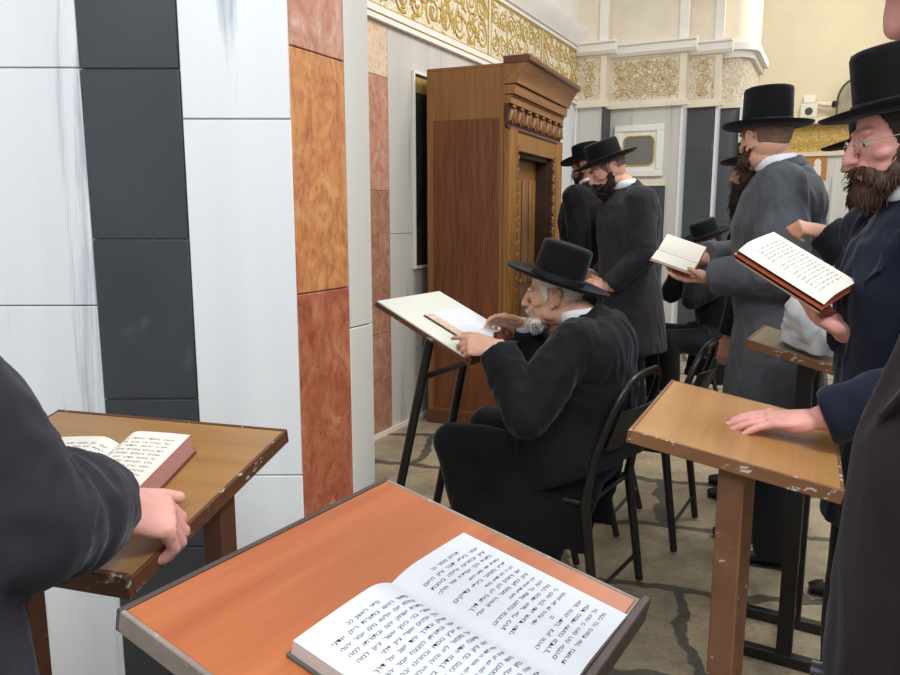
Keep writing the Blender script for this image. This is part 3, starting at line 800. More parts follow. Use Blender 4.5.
# booklet with patterned border lying on it
bt_ = empty('open_booklet', M=on_board(WE, .045, -.285, 0, .001)); tag(bt_, 'thin open booklet with orange patterned border on the reading stand', 'book')
f = MB(); f.box((-.155, -.135, 0), (.155, .135, .003)); f.build('cover', METAL, bt_)
f = MB(); f.box((-.147, -.132, .003), (-.098, .132, .006)); bo = f.build('patterned_border', band_mat('orange_floral_border', rgb('ead6bc'), rgb('c77a52'), 34), bt_)
f = MB(); f.box((-.098, -.132, .003), (.15, .132, .007)); f.build('page', PAPER, bt_, bevel=.001)
# brown leather strap bundle by his hands
f = MB(); r = random.Random(3)
for k in range(5):
    pts = [V3((r.uniform(-.05, .05), r.uniform(-.03, .03), r.uniform(.006, .03))) for _ in range(4)]
    cur = [pts[0].lerp(pts[1], q / 5) * (1 - q / 5) + pts[1].lerp(pts[2], q / 5) * (q / 5) for q in range(6)]
    f.tube(cur, [(.011, .005)] * 6, 8)
f.ell((0, 0, .012), (.05, .03, .012))
o = f.build('leather_strap', COVER_BR); o.matrix_world = on_board(WE, .10, -L + .035, 0, .0115)
tag(o, 'small bundle of brown leather strap on the lower edge of the reading stand', 'strap')

# plastic bag on the worn desk
def bag_disp(p):
    w_ = noise.noise(p * 6 + V3((3, 1, 2))); n_ = noise.noise(p * 8) * .03 + (.25 - abs(noise.noise(V3((p.x * 14 + w_, p.y * 14, p.z * 7 + w_))))) * .034 + noise.noise(p * 34) * .009
    return n_
mb = MB(); mb.ell((0, 0, .10), (.12, .10, .105), None, 40, 30); mb.ell((.12, -.03, .06), (.09, .08, .06), None, 30, 20); mb.tube([(-.01, .0, .14), (-.03, .01, .215), (-.05, .02, .25)], [.09, .05, .03], 16)
pl = Mat('translucent_white_plastic', .35, .5); pl.color(rgb('dcdfe2')); pl.b.inputs['Transmission Weight'].default_value = .25; pl.b.inputs['Alpha'].default_value = 1
pl.bump(pl.noise(pl.map((1, 1, .5)), 26, 4, .6, 1.2), .35, .01)
me = fuse(mb, 'plastic_bag', (0, 0, 0), .006, 2, .5, bag_disp)
zmin = min(v.co.z for v in me.vertices)
for v in me.vertices:
    if v.co.z < .03: v.co.z = .0 + max(0, v.co.z) * .5
o = link('plastic_bag', me, pl.m); tag(o, 'crumpled white plastic bag on the worn black-legged desk', 'bag')
o.matrix_world = on_board(WD, -.075, -.175, .4, .002); o.scale = (1.12, 1.12, 1.12)

# ------------------------------------------------------------------ chairs
def chair(label, loc, F, group):
    F = V3((F[0], F[1], 0)).normalized(); R = V3((F.y, -F.x, 0))
    t = empty('metal_chair', loc, math.atan2(R.y, R.x)); tag(t, label, 'chair', group)
    r = .012
    for s in (-1, 1):
        f = MB(); f.tube([(s * .205, -.215, .62), (s * .205, -.185, .46), (s * .215, -.245, .012)], [r * 1.2, r * 1.6, r * 1.3], 12); f.build('leg', METAL, t)
        f = MB(); f.tube([(s * .185, .13, .44), (s * .19, .02, .012)], [r * 1.5, r * 1.2], 12); f.build('leg', METAL, t)
    lp = []
    for k in range(13):
        a = PI * k / 12
        lp.append((.205 * math.cos(a) if False else .205 * (abs(math.cos(a)) ** .5) * (1 if math.cos(a) > 0 else -1), -.215 - .10 * (.06 + .24 * math.sin(a) ** .6) / .3, .62 + (.06 + .235 * math.sin(a) ** .6)))
    pts = [(.205, -.215, .62)] + lp + [(-.205, -.215, .62)]
    f = MB(); f.tube(pts, r * 1.2, 12); f.build('back_frame', METAL, t)
    f = MB()
    NX, NZ = 10, 5; vs = []
    for j in range(NZ + 1):
        for i in range(NX + 1):
            x = -.19 + .38 * i / NX; z = .66 + .15 * j / NZ
            vs.append((x, -.235 - (z - .62) * .36 - .03 * (1 - (x / .19) ** 2), z))
    k = len(vs); vs += [(x, y - .012, z) for x, y, z in vs]; fs = []
    for j in range(NZ):
        for i in range(NX):
            q = j * (NX + 1) + i; fs.append((q, q + 1, q + NX + 2, q + NX + 1)); fs.append((k + q + NX + 1, k + q + NX + 2, k + q + 1, k + q))
    bd = [i for i in range(NX)] + [NX + j * (NX + 1) for j in range(NZ)] + [NZ * (NX + 1) + NX - i for i in range(NX)] + [(NZ - j) * (NX + 1) for j in range(NZ)]
    for a, b in zip(bd, bd[1:] + bd[:1]): fs.append((b, a, k + a, k + b))
    f.add(vs, fs, 0); f.build('backrest', METAL, t)
    f = MB(); f.box((-.195, -.19, .435), (.195, .20, .46)); f.build('seat', METAL, t, bevel=.010)
    f = MB(); f.tube([(-.187, .04, .12), (.187, .04, .12)], .008, 8); f.build('stretcher', METAL, t)
    f = MB(); f.tube([(-.205, -.23, .12), (.205, -.23, .12)], .008, 8); f.build('stretcher', METAL, t)
    return t
CH1 = chair('black metal chair under the seated elderly man', (.445, 2.815, 0), (-.82, .57), 'black metal chairs')
CH2 = chair('empty black metal chair behind the seated elderly man', (.88, 3.42, 0), (-.87, .50), 'black metal chairs')
CH3 = chair('black metal chair under the seated man by the back wall', (2.02, 5.56, 0), (-.9, .0), 'black metal chairs')
# ------------------------------------------------------------------ people
def ik(S, T, a, b, pole):
    d = T - S; L = min(d.length, a + b - .004); u = d.normalized(); T = S + u * L
    x = (a * a - b * b + L * L) / (2 * L); hh = math.sqrt(max(0, a * a - x * x))
    p = V3(pole); p = p - u * p.dot(u); p.normalize()
    return S + u * x + p * hh, T

def hand(mb, W, d, n, right, curl=(.5, .5, .5, .5), sc=1.0, thumb=(.6, .7, .25), spread=.06, thumb_bend=.3):
    """palm and five fingers; d: where the fingers point, n: where the palm faces"""
    d = V3(d).normalized(); n = V3(n); n = (n - d * n.dot(d)).normalized()
    th = d.cross(n) if right else n.cross(d)                # towards the thumb
    w = .040 * sc
    mb.tube([W - d * .035 * sc, W, W + d * .030 * sc, W + d * .065 * sc, W + d * .093 * sc], [(.027 * sc, .021 * sc), (.029 * sc, .020 * sc), (w * .92, .017 * sc), (w, .0145 * sc), (w * .92, .012 * sc)], 16, ref=th)
    mb.ell(W + d * .03 * sc + th * .024 * sc + n * .010 * sc, (.020 * sc, .028 * sc, .016 * sc), Matrix((th, d, n)).transposed())
    mb.ell(W + d * .035 * sc - th * .022 * sc + n * .006 * sc, (.014 * sc, .034 * sc, .014 * sc), Matrix((th, d, n)).transposed())
    tips = []
    for k, (off, ln, r0) in enumerate(((.030, .074, .0092), (.0105, .083, .0095), (-.0095, .077, .0090), (-.0285, .060, .0080))):
        c = curl[k] if hasattr(curl[k], '__len__') else (curl[k] * .9, curl[k] * 1.15, curl[k] * .7)
        p = W + d * (.088 - abs(off) * .18 * (1.3 if off < 0 else .6)) * sc + th * off * sc - n * .001 * sc
        dd = (d + th * (off / .03) * spread).normalized()
        pts = [p - dd * .02 * sc, p]; a = 0
        for fr, c_ in zip((.44, .31, .25), c):
            a += c_
            p = p + (dd * math.cos(a) + n * math.sin(a)) * ln * fr * sc; pts.append(p)
        rr = [r0 * 1.02 * sc, r0 * 1.1 * sc, r0 * 1.0 * sc, r0 * .92 * sc, r0 * .74 * sc]
        fine = []; fr_ = []
        for q in range(len(pts) - 1):
            for z_ in range(3): fine.append(pts[q].lerp(pts[q + 1], z_ / 3)); fr_.append(rr[q] + (rr[q + 1] - rr[q]) * z_ / 3)
        fine.append(pts[-1]); fr_.append(rr[-1])
        mb.tube(fine, fr_, 10, ref=th); mb.ell(p, rr[-1] * 1.0, None, 10, 8); mb.ell(pts[1] - n * .002 * sc, r0 * 1.18 * sc, None, 10, 8)
        mb.ell(pts[2], r0 * 1.06 * sc, None, 10, 8); mb.ell(pts[3], r0 * .98 * sc, None, 10, 8); tips.append(p)
    p = W + d * .022 * sc + th * .026 * sc + n * .006 * sc
    td = (d * thumb[0] + th * thumb[1] + n * thumb[2]).normalized()
    p1 = p + td * .042 * sc
    td2 = (td + (d * .9 - th * .6 + n * .1) * thumb_bend).normalized(); p2 = p1 + td2 * .030 * sc
    td3 = (td2 + (d * .9 - th * .6) * thumb_bend * .8).normalized(); p3 = p2 + td3 * .024 * sc
    mb.tube([p - td * .012 * sc, p, p1, p2, p3], [.014 * sc, .0145 * sc, .0115 * sc, .0108 * sc, .0085 * sc], 12)
    mb.ell(p3, .0086 * sc, None, 10, 8); mb.ell(p1, .0118 * sc, None, 10, 8); mb.ell(p2, .0108 * sc, None, 10, 8)
    return tips

def head_shapes(mb, hc, A, hs, old=False, mouth_open=0):
    """A: 3x3 matrix with columns right, forward, up"""
    def E(c, r, rot=None):
        mb.ell(hc + A @ (V3(c) * hs), tuple(x * hs for x in r), A if rot is None else A @ rot, 24, 16)
    def T(pts, rr, n=12): mb.tube([hc + A @ (V3(p) * hs) for p in pts], [x * hs if not hasattr(x, '__len__') else (x[0] * hs, x[1] * hs) for x in rr], n, ref=A @ V3((1, 0, 0)))
    E((0, -.012, .035), (.075, .097, .088)); E((0, -.02, -.015), (.068, .078, .07))
    E((0, .030, -.005), (.063, .062, .075)); E((0, .028, -.055), (.054, .058, .055))
    E((0, .042, -.085), (.040, .044, .030)); E((0, .074, -.100), (.020, .016, .017))
    for s in (-1, 1):
        E((s * .026, .079, .026), (.027, .012, .010)); E((s * .042, .056, -.024), (.022, .022, .017))
        E((s * .050, .010, -.062), (.014, .038, .028)); E((s * .031, .072, .002), (.017, .014, .012))
        E((s * .012, .104, -.032), (.009, .011, .008))
        ra = Matrix.Rotation(s * -.35, 3, 'Z') @ Matrix.Rotation(-.15, 3, 'X')
        E((s * .078, -.012, -.006), (.007, .020, .033), ra)
        rim = [(s * (.083 + .004 * math.sin(a)), -.014 + .019 * math.cos(a), .0 + .030 * math.sin(a)) for a in [(-.9 + 3.9 * q / 10) for q in range(11)]]
        T(rim, [.0058] * 11, 8); E((s * .078, .002, -.036), (.006, .009, .010)); E((s * .076, .006, -.008), (.006, .006, .009))
    T([(0, .083, .030), (0, .095, .010), (0, .107, -.012), (0, .117, -.028)], [(.010, .010), (.0095, .010), (.012, .012), (.013, .011)])
    E((0, .116, -.030), (.0135, .012, .011)); E((0, .100, -.037), (.010, .012, .006))
    E((0, .088, -.048), (.022, .012, .012))
    E((0, .092, -.060), (.021, .0085, .0052)); E((0, .090, -.0705 - mouth_open), (.019, .0085, .0058))
    E((0, .079, -.084), (.022, .012, .010))

def person(label, loc, F, h=1.76, lean=0., group=None, head_off=(0, .03, 0), head_yaw=0., head_pitch=0., head_roll=0., hs=1.0,
           lh=None, rh=None, lpole=None, rpole=None, seated=None, skin=None, coat=None, coat_mat=None, hem=.78, belly=0., flare=0., hat=None, beard=None, hair=None,
           sidelocks=None, glasses=False, voxel=.0045, cuffs=None, sh_w=.185, sleeve=(.066, .062, .055), vest=False, mouth_open=0, collar=True, open_front=False, shoulder_drop=(0, 0), trunk=1.0, brow=True, collar_up=.45, hunch=0, side=0.):
    loc = V3(loc); F = V3((F[0], F[1], 0)).normalized(); R = V3((F.y, -F.x, 0)); s = h / 1.76
    pz = (.93 if not seated else seated.get('z', .53)) * (s if not seated else 1)
    def lo(r, f, u): return loc + R * r + F * f + Z * u
    def up(r, f, u):
        """upper body: u measured above the pelvis, leaned forward"""
        u *= s; f *= s; r *= s
        bend = lean * min(1, max(0, u / .25)) if u < .25 else lean
        r += side * max(0, u) * s
        return lo(r, f * math.cos(lean) + u * math.sin(lean), pz + u * math.cos(lean) - f * math.sin(lean))
    U = (up(0, 0, 1) - up(0, 0, 0)).normalized(); Fu = (up(0, 1, 0) - up(0, 0, 0)).normalized()
    nb = up(0, -.01, .545)
    hb = up(head_off[0], .0 + head_off[1], .70 + head_off[2])
    # head axes
    Ah = Matrix((R, F, Z)).transposed() @ Matrix.Rotation(head_yaw, 3, 'Z') @ Matrix.Rotation(-head_pitch, 3, 'X') @ Matrix.Rotation(head_roll, 3, 'Y')
    hs = hs * s ** .5
    body = MB()
    tors = [(up(0, 0, -.10 if not seated else -.02), .15, .10), (up(0, 0, 0), .155, .105), (up(0, .01, .15), .135, .10), (up(0, .012, .32), .155, .108), (up(0, 0, .44), .15, .09), (up(0, -.008, .52), .085, .065)]
    body.tube([p for p, *_ in tors], [(a * s * trunk, b * s * trunk) for _, a, b in tors], 20, ref=R)
    if not seated: body.ell(tors[0][0], (.15 * s, .10 * s, .09 * s), Matrix((R, F, Z)).transposed())
    jaw = hb + Ah @ V3((0, -.015, -.07)) * hs
    body.tube([up(0, -.012, .48), nb.lerp(jaw, .45), jaw, hb], [.066 * s, .058 * s, .056 * s, .05 * s], 18)
    head_shapes(body, hb, Ah, hs, mouth_open=mouth_open)
    coatm = MB()
    k = .026
    cs_ = [(up(0, 0, -.02), .172 + belly * .4, .128 + belly), (up(0, .012 + belly * .5, .08), .170 + belly * .4, .13 + belly), (up(0, .014 + belly * .4, .2), .168 + belly * .2, .126 + belly * .7), (up(0, .012, .33), .182, .135 + belly * .25), (up(0, .0, .43), .178, .116), (up(0, -.012, .49), .13, .092), (up(0, -.016, .53), .080, .072)]
    coatm.tube([p for p, *_ in cs_], [(a * s * trunk, b * s * trunk) for _, a, b in cs_], 28, ref=R)
    ncl = nb.lerp(jaw, collar_up)
    coatm.tube([up(0, -.016, .50), up(0, -.016, .53).lerp(ncl, .55)], [(.088 * s, .078 * s), (.070 * s, .066 * s)], 20, ref=R)
    if hunch: coatm.ell(up(0, -.055, .40), (.185 * trunk * s, .095 * s, .15 * s * hunch), Matrix((R, Fu, U)).transposed())
    # skirt of the coat
    if not seated:
        hz = hem * s
        coatm.tube([lo(0, 0, hz), lo(0, 0, (hz + pz) / 2), lo(0, .0, pz), up(0, .006, .1)],
                   [((.190 + flare) * s * trunk, (.150 + flare + belly * .8) * s * trunk), ((.182 + flare * .6) * s * trunk, (.140 + flare * .6 + belly * .9) * s * trunk), (.172 * s * trunk, (.13 + belly) * s * trunk), (.165 * s * trunk, (.125 + belly) * s * trunk)], 28, ref=R)
    res = {}
    arms = []
    for sd, spec, pole in ((-1, lh, lpole), (1, rh, rpole)):
        S = up(sd * sh_w, -.005, .465 - shoulder_drop[0 if sd < 0 else 1])
        if spec is None:
            spec = dict(w=lo(sd * .27, .06, pz - .10), d=-Z + F * .15, n=V3(R) * -sd, curl=(.45, .5, .55, .6))
        Wt = V3(spec['w'])
        pl_ = V3(pole) if pole is not None else (-Z * .8 - F * .5 + R * sd * .35)
        Eb, Wt = ik(S, Wt, .295 * s, .262 * s, pl_)
        body.tube([S, S.lerp(Eb, .5), Eb], [.052 * s, .046 * s, .038 * s], 14); body.ell(S, .056 * s); body.ell(Eb, .039 * s)
        body.tube([Eb, Eb.lerp(Wt, .35), Wt], [.038 * s, .037 * s, (.026 * s)], 14)
        hd = spec.get('d', (Wt - Eb).normalized()); hn = spec['n']
        tips = hand(body, Wt, hd, hn, sd > 0, spec.get('curl', (.4, .45, .5, .55)), spec.get('sc', 1.0) * s ** .5, spec.get('thumb', (.6, .7, .25)), spec.get('spread', .06), spec.get('tb', .3))
        cuff_at = Eb.lerp(Wt, spec.get('cuff', .93))
        r0, r1, r2 = sleeve
        S2 = S + R * sd * .0
        coatm.tube([up(sd * .11, -.006, .46), S2], [(.085 * s), (.080 * s)], 18); coatm.ell(S2, .079 * s)
        coatm.tube([S2, S2.lerp(Eb, .5), Eb], [.079 * s, r0 * 1.08 * s, r0 * s], 20); coatm.ell(Eb, r0 * s)
        coatm.tube([Eb, Eb.lerp(cuff_at, .5), cuff_at], [r0 * s, r1 * s, r2 * s], 20)
        arms.append((S, Eb, Wt, cuff_at, hd))
    # legs
    trm = MB(); shoes = []
    for sd in (-1, 1):
        if not seated:
            hp = lo(sd * .09, 0, pz - .02); kn = lo(sd * .10, .02, .50 * s); an = lo(sd * .105, -.01 + .03 * sd, .09)
            ft = F
        else:
            hp = lo(sd * .10, 0, pz); kn = lo(sd * seated.get('kw', .15), seated.get('kf', .45), pz + .03)
            an = lo(sd * seated.get('aw', .12), seated.get('af', .42) + sd * seated.get('asplit', 0), .09); ft = F
        body.tube([hp, kn, an], [.075 * s, .05 * s, .038 * s], 16); body.ell(hp, .078 * s); body.ell(kn, .052 * s)
        body.tube([an + V3((0, 0, .01)), an + ft * .06 - Z * .035, an + ft * .15 - Z * .055], [.036, .034, .026], 12); body.ell(an, .04)
        trm.tube([hp, hp.lerp(kn, .5), kn], [.100 * s, .092 * s, .078 * s], 18); trm.ell(hp, .102 * s); trm.ell(kn, .079 * s)
        trm.tube([kn, kn.lerp(an, .5), an - Z * .035], [.078 * s, .072 * s, .066 * s], 18)
        sm_ = MB()
        c0 = an - Z * .045
        prof = [(-.075, .030, .038), (-.05, .036, .042), (0, .036, .045), (.06, .040, .036), (.12, .044, .028), (.17, .040, .024), (.20, .024, .018)]
        sm_.tube([c0 + ft * f_ + Z * (rz - .045 + .008) for f_, rw, rz in prof], [(rw, rz) for _, rw, rz in prof], 16, ref=R); sm_.tube([an - Z * .03, an + Z * .02], [.042, .040], 14)
        shoes.append((sm_, c0, ft))
    if seated:   # lap of the coat over the thighs
        coatm.ell(lo(0, .02, pz + .02), (.19 * trunk, .15, .11), Matrix((R, F, Z)).transposed())
        for sd in (-1, 1):
            coatm.tube([lo(sd * .09, .0, pz + .02), lo(sd * .12, .20, pz + .035)], [(.11, .105), (.10, .09)], 18, ref=R)
            if seated.get('drape'):
                coatm.tube([lo(sd * .15, .02, pz - .17), lo(sd * .17, .25, pz - .16), lo(sd * .17, .46, pz - .13)], [(.05, .20), (.055, .20), (.05, .17)], 18, ref=R)
            coatm.tube([lo(sd * .10, -.02, pz + .02), lo(sd * .15, .05, pz - .16), lo(sd * .155, .06, pz - .30)], [(.07, .10), (.045, .12), (.02, .13)], 16, ref=R)
    else:
        trm.ell(lo(0, 0, pz), (.165 * s, .12 * s, .11 * s), Matrix((R, F, Z)).transposed())
    me = fuse(body, 'person', loc, voxel, 3, .45)
    root = link('person', me, skin or SKIN, None, 0, 180, loc); tag(root, label, 'person', group)
    # ---- clothes
    seed = (loc.x * 3.1, loc.y * 1.7, 0)
    def folds(p):
        q = p + V3(seed)
        a = noise.noise(V3((q.x * 7, q.y * 7, q.z * 3.2)))
        b = noise.noise(V3((q.x * 16 + 5, q.y * 16, q.z * 8 + a * 2)))
        d_ = .009 * a + .006 * (1 - abs(b) * 2.2)
        for (S, Eb, Wt, cf, _d) in arms:               # tighter folds round the elbows
            dl = (p + loc - Eb).length
            if dl < .16:
                ax = (Wt - S).normalized(); d_ += .003 * (1 - dl / .16) * math.sin((p + loc).dot(ax) * 95 + 14 * a + 9 * b)
        return d_
    cme = fuse(coatm, 'coat', loc, .0085, 3, .5, folds)
    cm = link('coat', cme, coat_mat or SUIT, root, 0, 180)
    # collar of the coat
    f = MB()
    ring = []; rr = []
    for q in range(19):
        a = math.radians(-50 + 280 * q / 18) + PI        # leaves the throat open
        a = PI / 2 + math.radians(38) + math.radians(284) * q / 18
        x = .078 * math.cos(a); y = .072 * math.sin(a)
        ring.append((ncl - nb) * .55 + up(x * trunk ** .3, y - .012, .532 - .012 * (1 if y > 0 else 0) - max(0, y) * .9 + max(0, -y) * .22)); rr.append((.024, .009))
    f.tube(ring, rr, 10, ref=None); f.build('coat_collar', coat_mat or SUIT, cm, origin=loc)
    # lapels
    for sd in (-1, 1):
        f = MB(); vs = []
        for (r_, f_, u_) in ((.050, .072, .50), (.105, .100, .42), (.118, .112, .395), (.085, .122, .37), (.014, .134 + belly * .7, .16), (.018, .124, .30)):
            vs.append(up(sd * r_, f_ + .009, u_))
        kk = len(vs); vs += [v - Fu * .012 for v in vs]
        f.add(vs, [tuple(range(kk)), tuple(range(2 * kk - 1, kk - 1, -1))] + [(i, (i + 1) % kk, kk + (i + 1) % kk, kk + i) for i in range(kk)], 0, False)
        f.build('lapel', coat_mat or SUIT, cm, origin=loc, bevel=.003)
    for u_ in (.02, .12):
        f = MB(); p = up(-.018, .146 + belly, u_); f.tube([p - Fu * .01, p + Fu * .008], .011, 12); f.build('button', BANDM, cm, origin=loc)
    # shirt front and collar
    sm = MB()
    sm.tube([up(0, .062, .505), up(0, .098, .42), up(0, .122, .30)], [(.048, .014), (.040, .010), (.010, .006)], 14, ref=R)
    sme = fuse(sm, 'shirt', loc, .006, 1)
    st_ = link('shirt', sme, SHIRT, root, 0, 180)
    f = MB(); ring = []
    nd = (jaw - nb).normalized()
    cb = up(0, -.008, .535).lerp(ncl, .9)
    for q in range(24):
        a = 2 * PI * q / 24
        ring.append(cb + R * (.066 * s * math.cos(a)) + F * (.066 * s * math.sin(a)) + nd * .006 - U * (.020 * max(0, math.sin(a))) + U * .010 * max(0, -math.sin(a)))
    f.tube(ring, [(.022, .007)] * 24, 8, ref=None, closed=True)
    f.build('collar', SHIRT, st_, origin=loc)
    if cuffs:
        for (S, Eb, Wt, cf, hd), cmat in zip(arms, cuffs):
            if cmat is None: continue
            u_ = (Wt - Eb).normalized(); f = MB()
            f.tube([cf - u_ * .03, cf + u_ * .014], [sleeve[2] * .78 * s, sleeve[2] * .70 * s], 18); f.build('shirt_cuff', cmat, root, origin=loc)
    tme = fuse(trm, 'trousers', loc, .011, 3, .5, lambda p: .008 * noise.noise(V3((p.x * 9, p.y * 9, p.z * 5))))
    link('trousers', tme, TROUS, root, 0, 180)
    for sm_, c0, ft in shoes:
        so = sm_.build('shoe', SHOE, root, origin=loc)
        f = MB(); f.tube([c0 - ft * .08 - Z * .037, c0 - ft * .02 - Z * .037, c0 + ft * .10 - Z * .037, c0 + ft * .20 - Z * .037], [(.034, .008), (.037, .008), (.046, .008), (.022, .008)], 14, ref=R); f.build('sole', METAL, so, origin=loc)
    # ---- head things
    def HP(c): return hb + Ah @ (V3(c) * hs)
    for sd in (-1, 1):
        f = MB(); f.ell(HP((sd * .031, .0775, .002)), .0118 * hs); e = f.build('eye', EYE_W, root, origin=loc)
        f = MB(); f.ell(HP((sd * .031, .0862, .001)), (.0062 * hs, .0035 * hs, .0062 * hs), Ah, 12, 8); f.build('iris', EYE_I, e, origin=loc)
        if brow:
            f = MB(); f.tube([HP((sd * .014, .0935, .021)), HP((sd * .030, .0925, .027)), HP((sd * .050, .076, .022))], [.0035 * hs, .004 * hs, .002 * hs], 8); f.build('eyebrow', hair or HAIR_D, root, origin=loc)
    if hair:
        f = MB(); nu, nv = 96, 64; vs = []
        cut = (Matrix.Rotation(-(hat or {}).get('tilt', 0.), 3, 'X') @ V3((0, 0, 1)), V3((0, -.010, (hat or {}).get('z', .04) + .002)))
        for j in range(nv + 1):
            th = PI * j / nv
            for i in range(nu):
                a = 2 * PI * i / nu
                p = V3((.0785 * math.sin(th) * math.cos(a), -.0125 + .0985 * math.sin(th) * math.sin(a), .030 + .090 * math.cos(th)))
                if p.z < .02: p.x *= .95
                vs.append(p)
        fs = []
        for j in range(nv):
            for i in range(nu):
                q = (j * nu + i, (j + 1) * nu + i, (j + 1) * nu + (i + 1) % nu, j * nu + (i + 1) % nu)
                c = sum((vs[z_] for z_ in q), V3()) / 4
                lim = .035 + max(0, c.z) * .45
                near_ear = abs(c.x) > .05 and abs(c.y + .012) < .026 and c.z < .03
                if (c - cut[1]).dot(cut[0]) > 0: continue
                if c.y < lim and c.z > -.062 - .1 * max(0, c.y) and not near_ear and not (c.y > .0 and c.z < -.015): fs.append(q)
        f.add([HP(v * 1.0) for v in vs], fs)
        ho = f.build('hair', hair, root, origin=loc)
        sm2 = ho.modifiers.new('soft_edge', 'SMOOTH'); sm2.factor = .5; sm2.iterations = 8
        so_ = ho.modifiers.new('thick', 'SOLIDIFY'); so_.thickness = .004; so_.offset = 1
    if beard:
        L = beard.get('len', .10); bmat = beard['mat']; bf = beard.get('full', 1.0); jut = beard.get('fwd', .02)
        bmb = MB()
        def BE(c, r): bmb.ell(HP(c), tuple(x * hs for x in r), Ah, 18, 12)
        for sd in (() if beard.get('goatee') else (-1, 1)):
            BE((sd * .064 * bf ** .2, .018, -.045), (.013 * bf, .020, .030)); BE((sd * .060, .030, -.070), (.018 * bf, .026, .026))
            BE((sd * .044, .058, -.085), (.022 * bf, .026, .024)); BE((sd * .022, .096, -.051), (.020, .009, .006))
            BE((sd * .036, .082, -.066), (.010, .014, .016))
        if beard.get('goatee'):
            for sd in (-1, 1): BE((sd * .022, .096, -.051), (.020, .008, .005)); BE((sd * .034, .068, -.096), (.018, .020, .012))
        BE((0, .082, -.102), (.034 * bf, .026, .026))
        top = HP((0, .070, -.10)); tip = top + Ah @ V3((0, jut, 0)) + (Ah @ V3((0, 0, -1)) * .75 - Z * .25).normalized() * L * hs
        bmb.tube([top, top.lerp(tip, .4), top.lerp(tip, .8), tip], [(.052 * bf * hs, .038 * hs), (.050 * bf * hs, .036 * hs), (.030 * bf * hs, .022 * hs), (.010 * hs, .009 * hs)], 16, ref=Ah @ V3((1, 0, 0)))
        def fz(p):
            q = p + loc
            return .003 * noise.noise(q * 40)
        bme = fuse(bmb, 'beard', loc, .0045, 5, .5, fz)
        # loose strands lying over the beard
        rb = random.Random(5); st = MB(); nvx = len(bme.vertices); dn = (Ah @ V3((0, .25, -1))).normalized()
        for q in range(beard.get('strands', 520)):
            v = bme.vertices[rb.randrange(nvx)]; p = v.co + loc; nn = v.normal
            ln = rb.uniform(.016, .040) * (.5 + L * 6); jt = V3((rb.uniform(-1, 1), rb.uniform(-1, 1), rb.uniform(-1, 1))) * .35
            d0 = (dn - nn * dn.dot(nn)).normalized() if (dn - nn * dn.dot(nn)).length > .1 else dn
            d1 = (d0 + nn * .28 + jt * .5).normalized(); p = p - nn * .0015
            st.tube([p, p + d1 * ln * .4 + nn * .001, p + d1 * ln * .75, p + (d1 + dn * .3).normalized() * ln], [.0016, .0017, .0012, .0004], 4)
        nb0 = len(bme.vertices); bm2 = bmesh.new(); bm2.from_mesh(bme); tmp_ = st.mesh('strands', loc); bm2.from_mesh(tmp_); bm2.to_mesh(bme); bm2.free(); bpy.data.meshes.remove(tmp_)
        bme.polygons.foreach_set('use_smooth', [True] * len(bme.polygons))
        link('beard', bme, bmat, root, 0, 180)
    if sidelocks:
        for sd in (-1, 1):
            f = MB(); pts = []
            for q in range(30):
                a = q * .9; rr_ = .006
                pts.append(HP((sd * .078, .022, -.012)) - Z * (.09 * q / 29) + R * rr_ * math.cos(a) + F * rr_ * math.sin(a))
            f.tube(pts, [.0045] * 28 + [.003, .001], 6); f.build('sidelock', sidelocks, root, origin=loc)
    if glasses:
        f = MB()
        for sd in (-1, 1):
            f.tube([HP((sd * .031 + .021 * math.cos(a), .103 - abs(math.cos(a)) * .002, .000 + .015 * math.sin(a))) for a in [2 * PI * q / 18 for q in range(18)]], .0011 * hs, 6, closed=True)
            f.tube([HP((sd * .052, .101, .004)), HP((sd * .074, .085, .006)), HP((sd * .082, .0, .006)), HP((sd * .080, -.018, -.004))], .0012 * hs, 6)
        f.tube([HP((-.010, .103, .002)), HP((0, .106, .005)), HP((.010, .103, .002))], .0011 * hs, 6)
        g = f.build('spectacles', LENS_M, root, origin=loc)
        for sd in (-1, 1):
            f = MB(); f.ell(HP((sd * .031, .1025, 0)), (.0205 * hs, .0010 * hs, .0145 * hs), Ah, 20, 10); f.build('lens', GLASS, g, origin=loc)
    if hat:
        tl = hat.get('tilt', 0.); ht = hat.get('h', .125); br = hat.get('brim', .168); cl = hat.get('curl', .014); tp = hat.get('taper', .97); rd = hat.get('round', .008)
        r0 = .089
        Am = Ah @ Matrix.Rotation(-tl, 3, 'X') @ Matrix.Rotation(hat.get('roll', 0.), 3, 'Y'); hc0 = HP((0, -.010, hat.get('z', .040)))
        rings = [(.0, .030, 0), (.080, .030, 0), (.084, .0, 0), (r0 + .02, -.002, 0), (br - .022, .001, .35), (br - .006, .005, .8), (br, .010, 1), (br + .0005, .015, 1), (br - .005, .014, .9), (br - .022, .008, .4), (r0 + .016, .005, 0), (r0 + .001, .007, 0), (r0, .03, 0),
                 (r0 * (1 + (tp - 1) * .4), ht * .45, 0), (r0 * tp, ht - rd * 2.0, 0), (r0 * tp - rd * .5, ht - rd * .6, 0), (r0 * tp - rd * 1.8, ht, 0), (r0 * .45, ht + .003, 0), (0, ht + .003, 0)]
        f = MB(); nseg = 40; vs = []
        for (r_, z_, w_) in rings:
            for i in range(nseg):
                a = 2 * PI * i / nseg; cx, sy = math.cos(a), math.sin(a)
                vs.append(hc0 + Am @ V3((r_ * cx * .95, r_ * sy * 1.10, z_ + w_ * cl * cx * cx)) * hs)
        fs = [(k_ * nseg + i, k_ * nseg + (i + 1) % nseg, (k_ + 1) * nseg + (i + 1) % nseg, (k_ + 1) * nseg + i) for k_ in range(len(rings) - 1) for i in range(nseg)]
        f.add(vs, fs); hto = f.build('hat', FELT, root, origin=loc, angle=50)
        f = MB(); nseg = 40; vs = []
        bh = hat.get('band', .03)
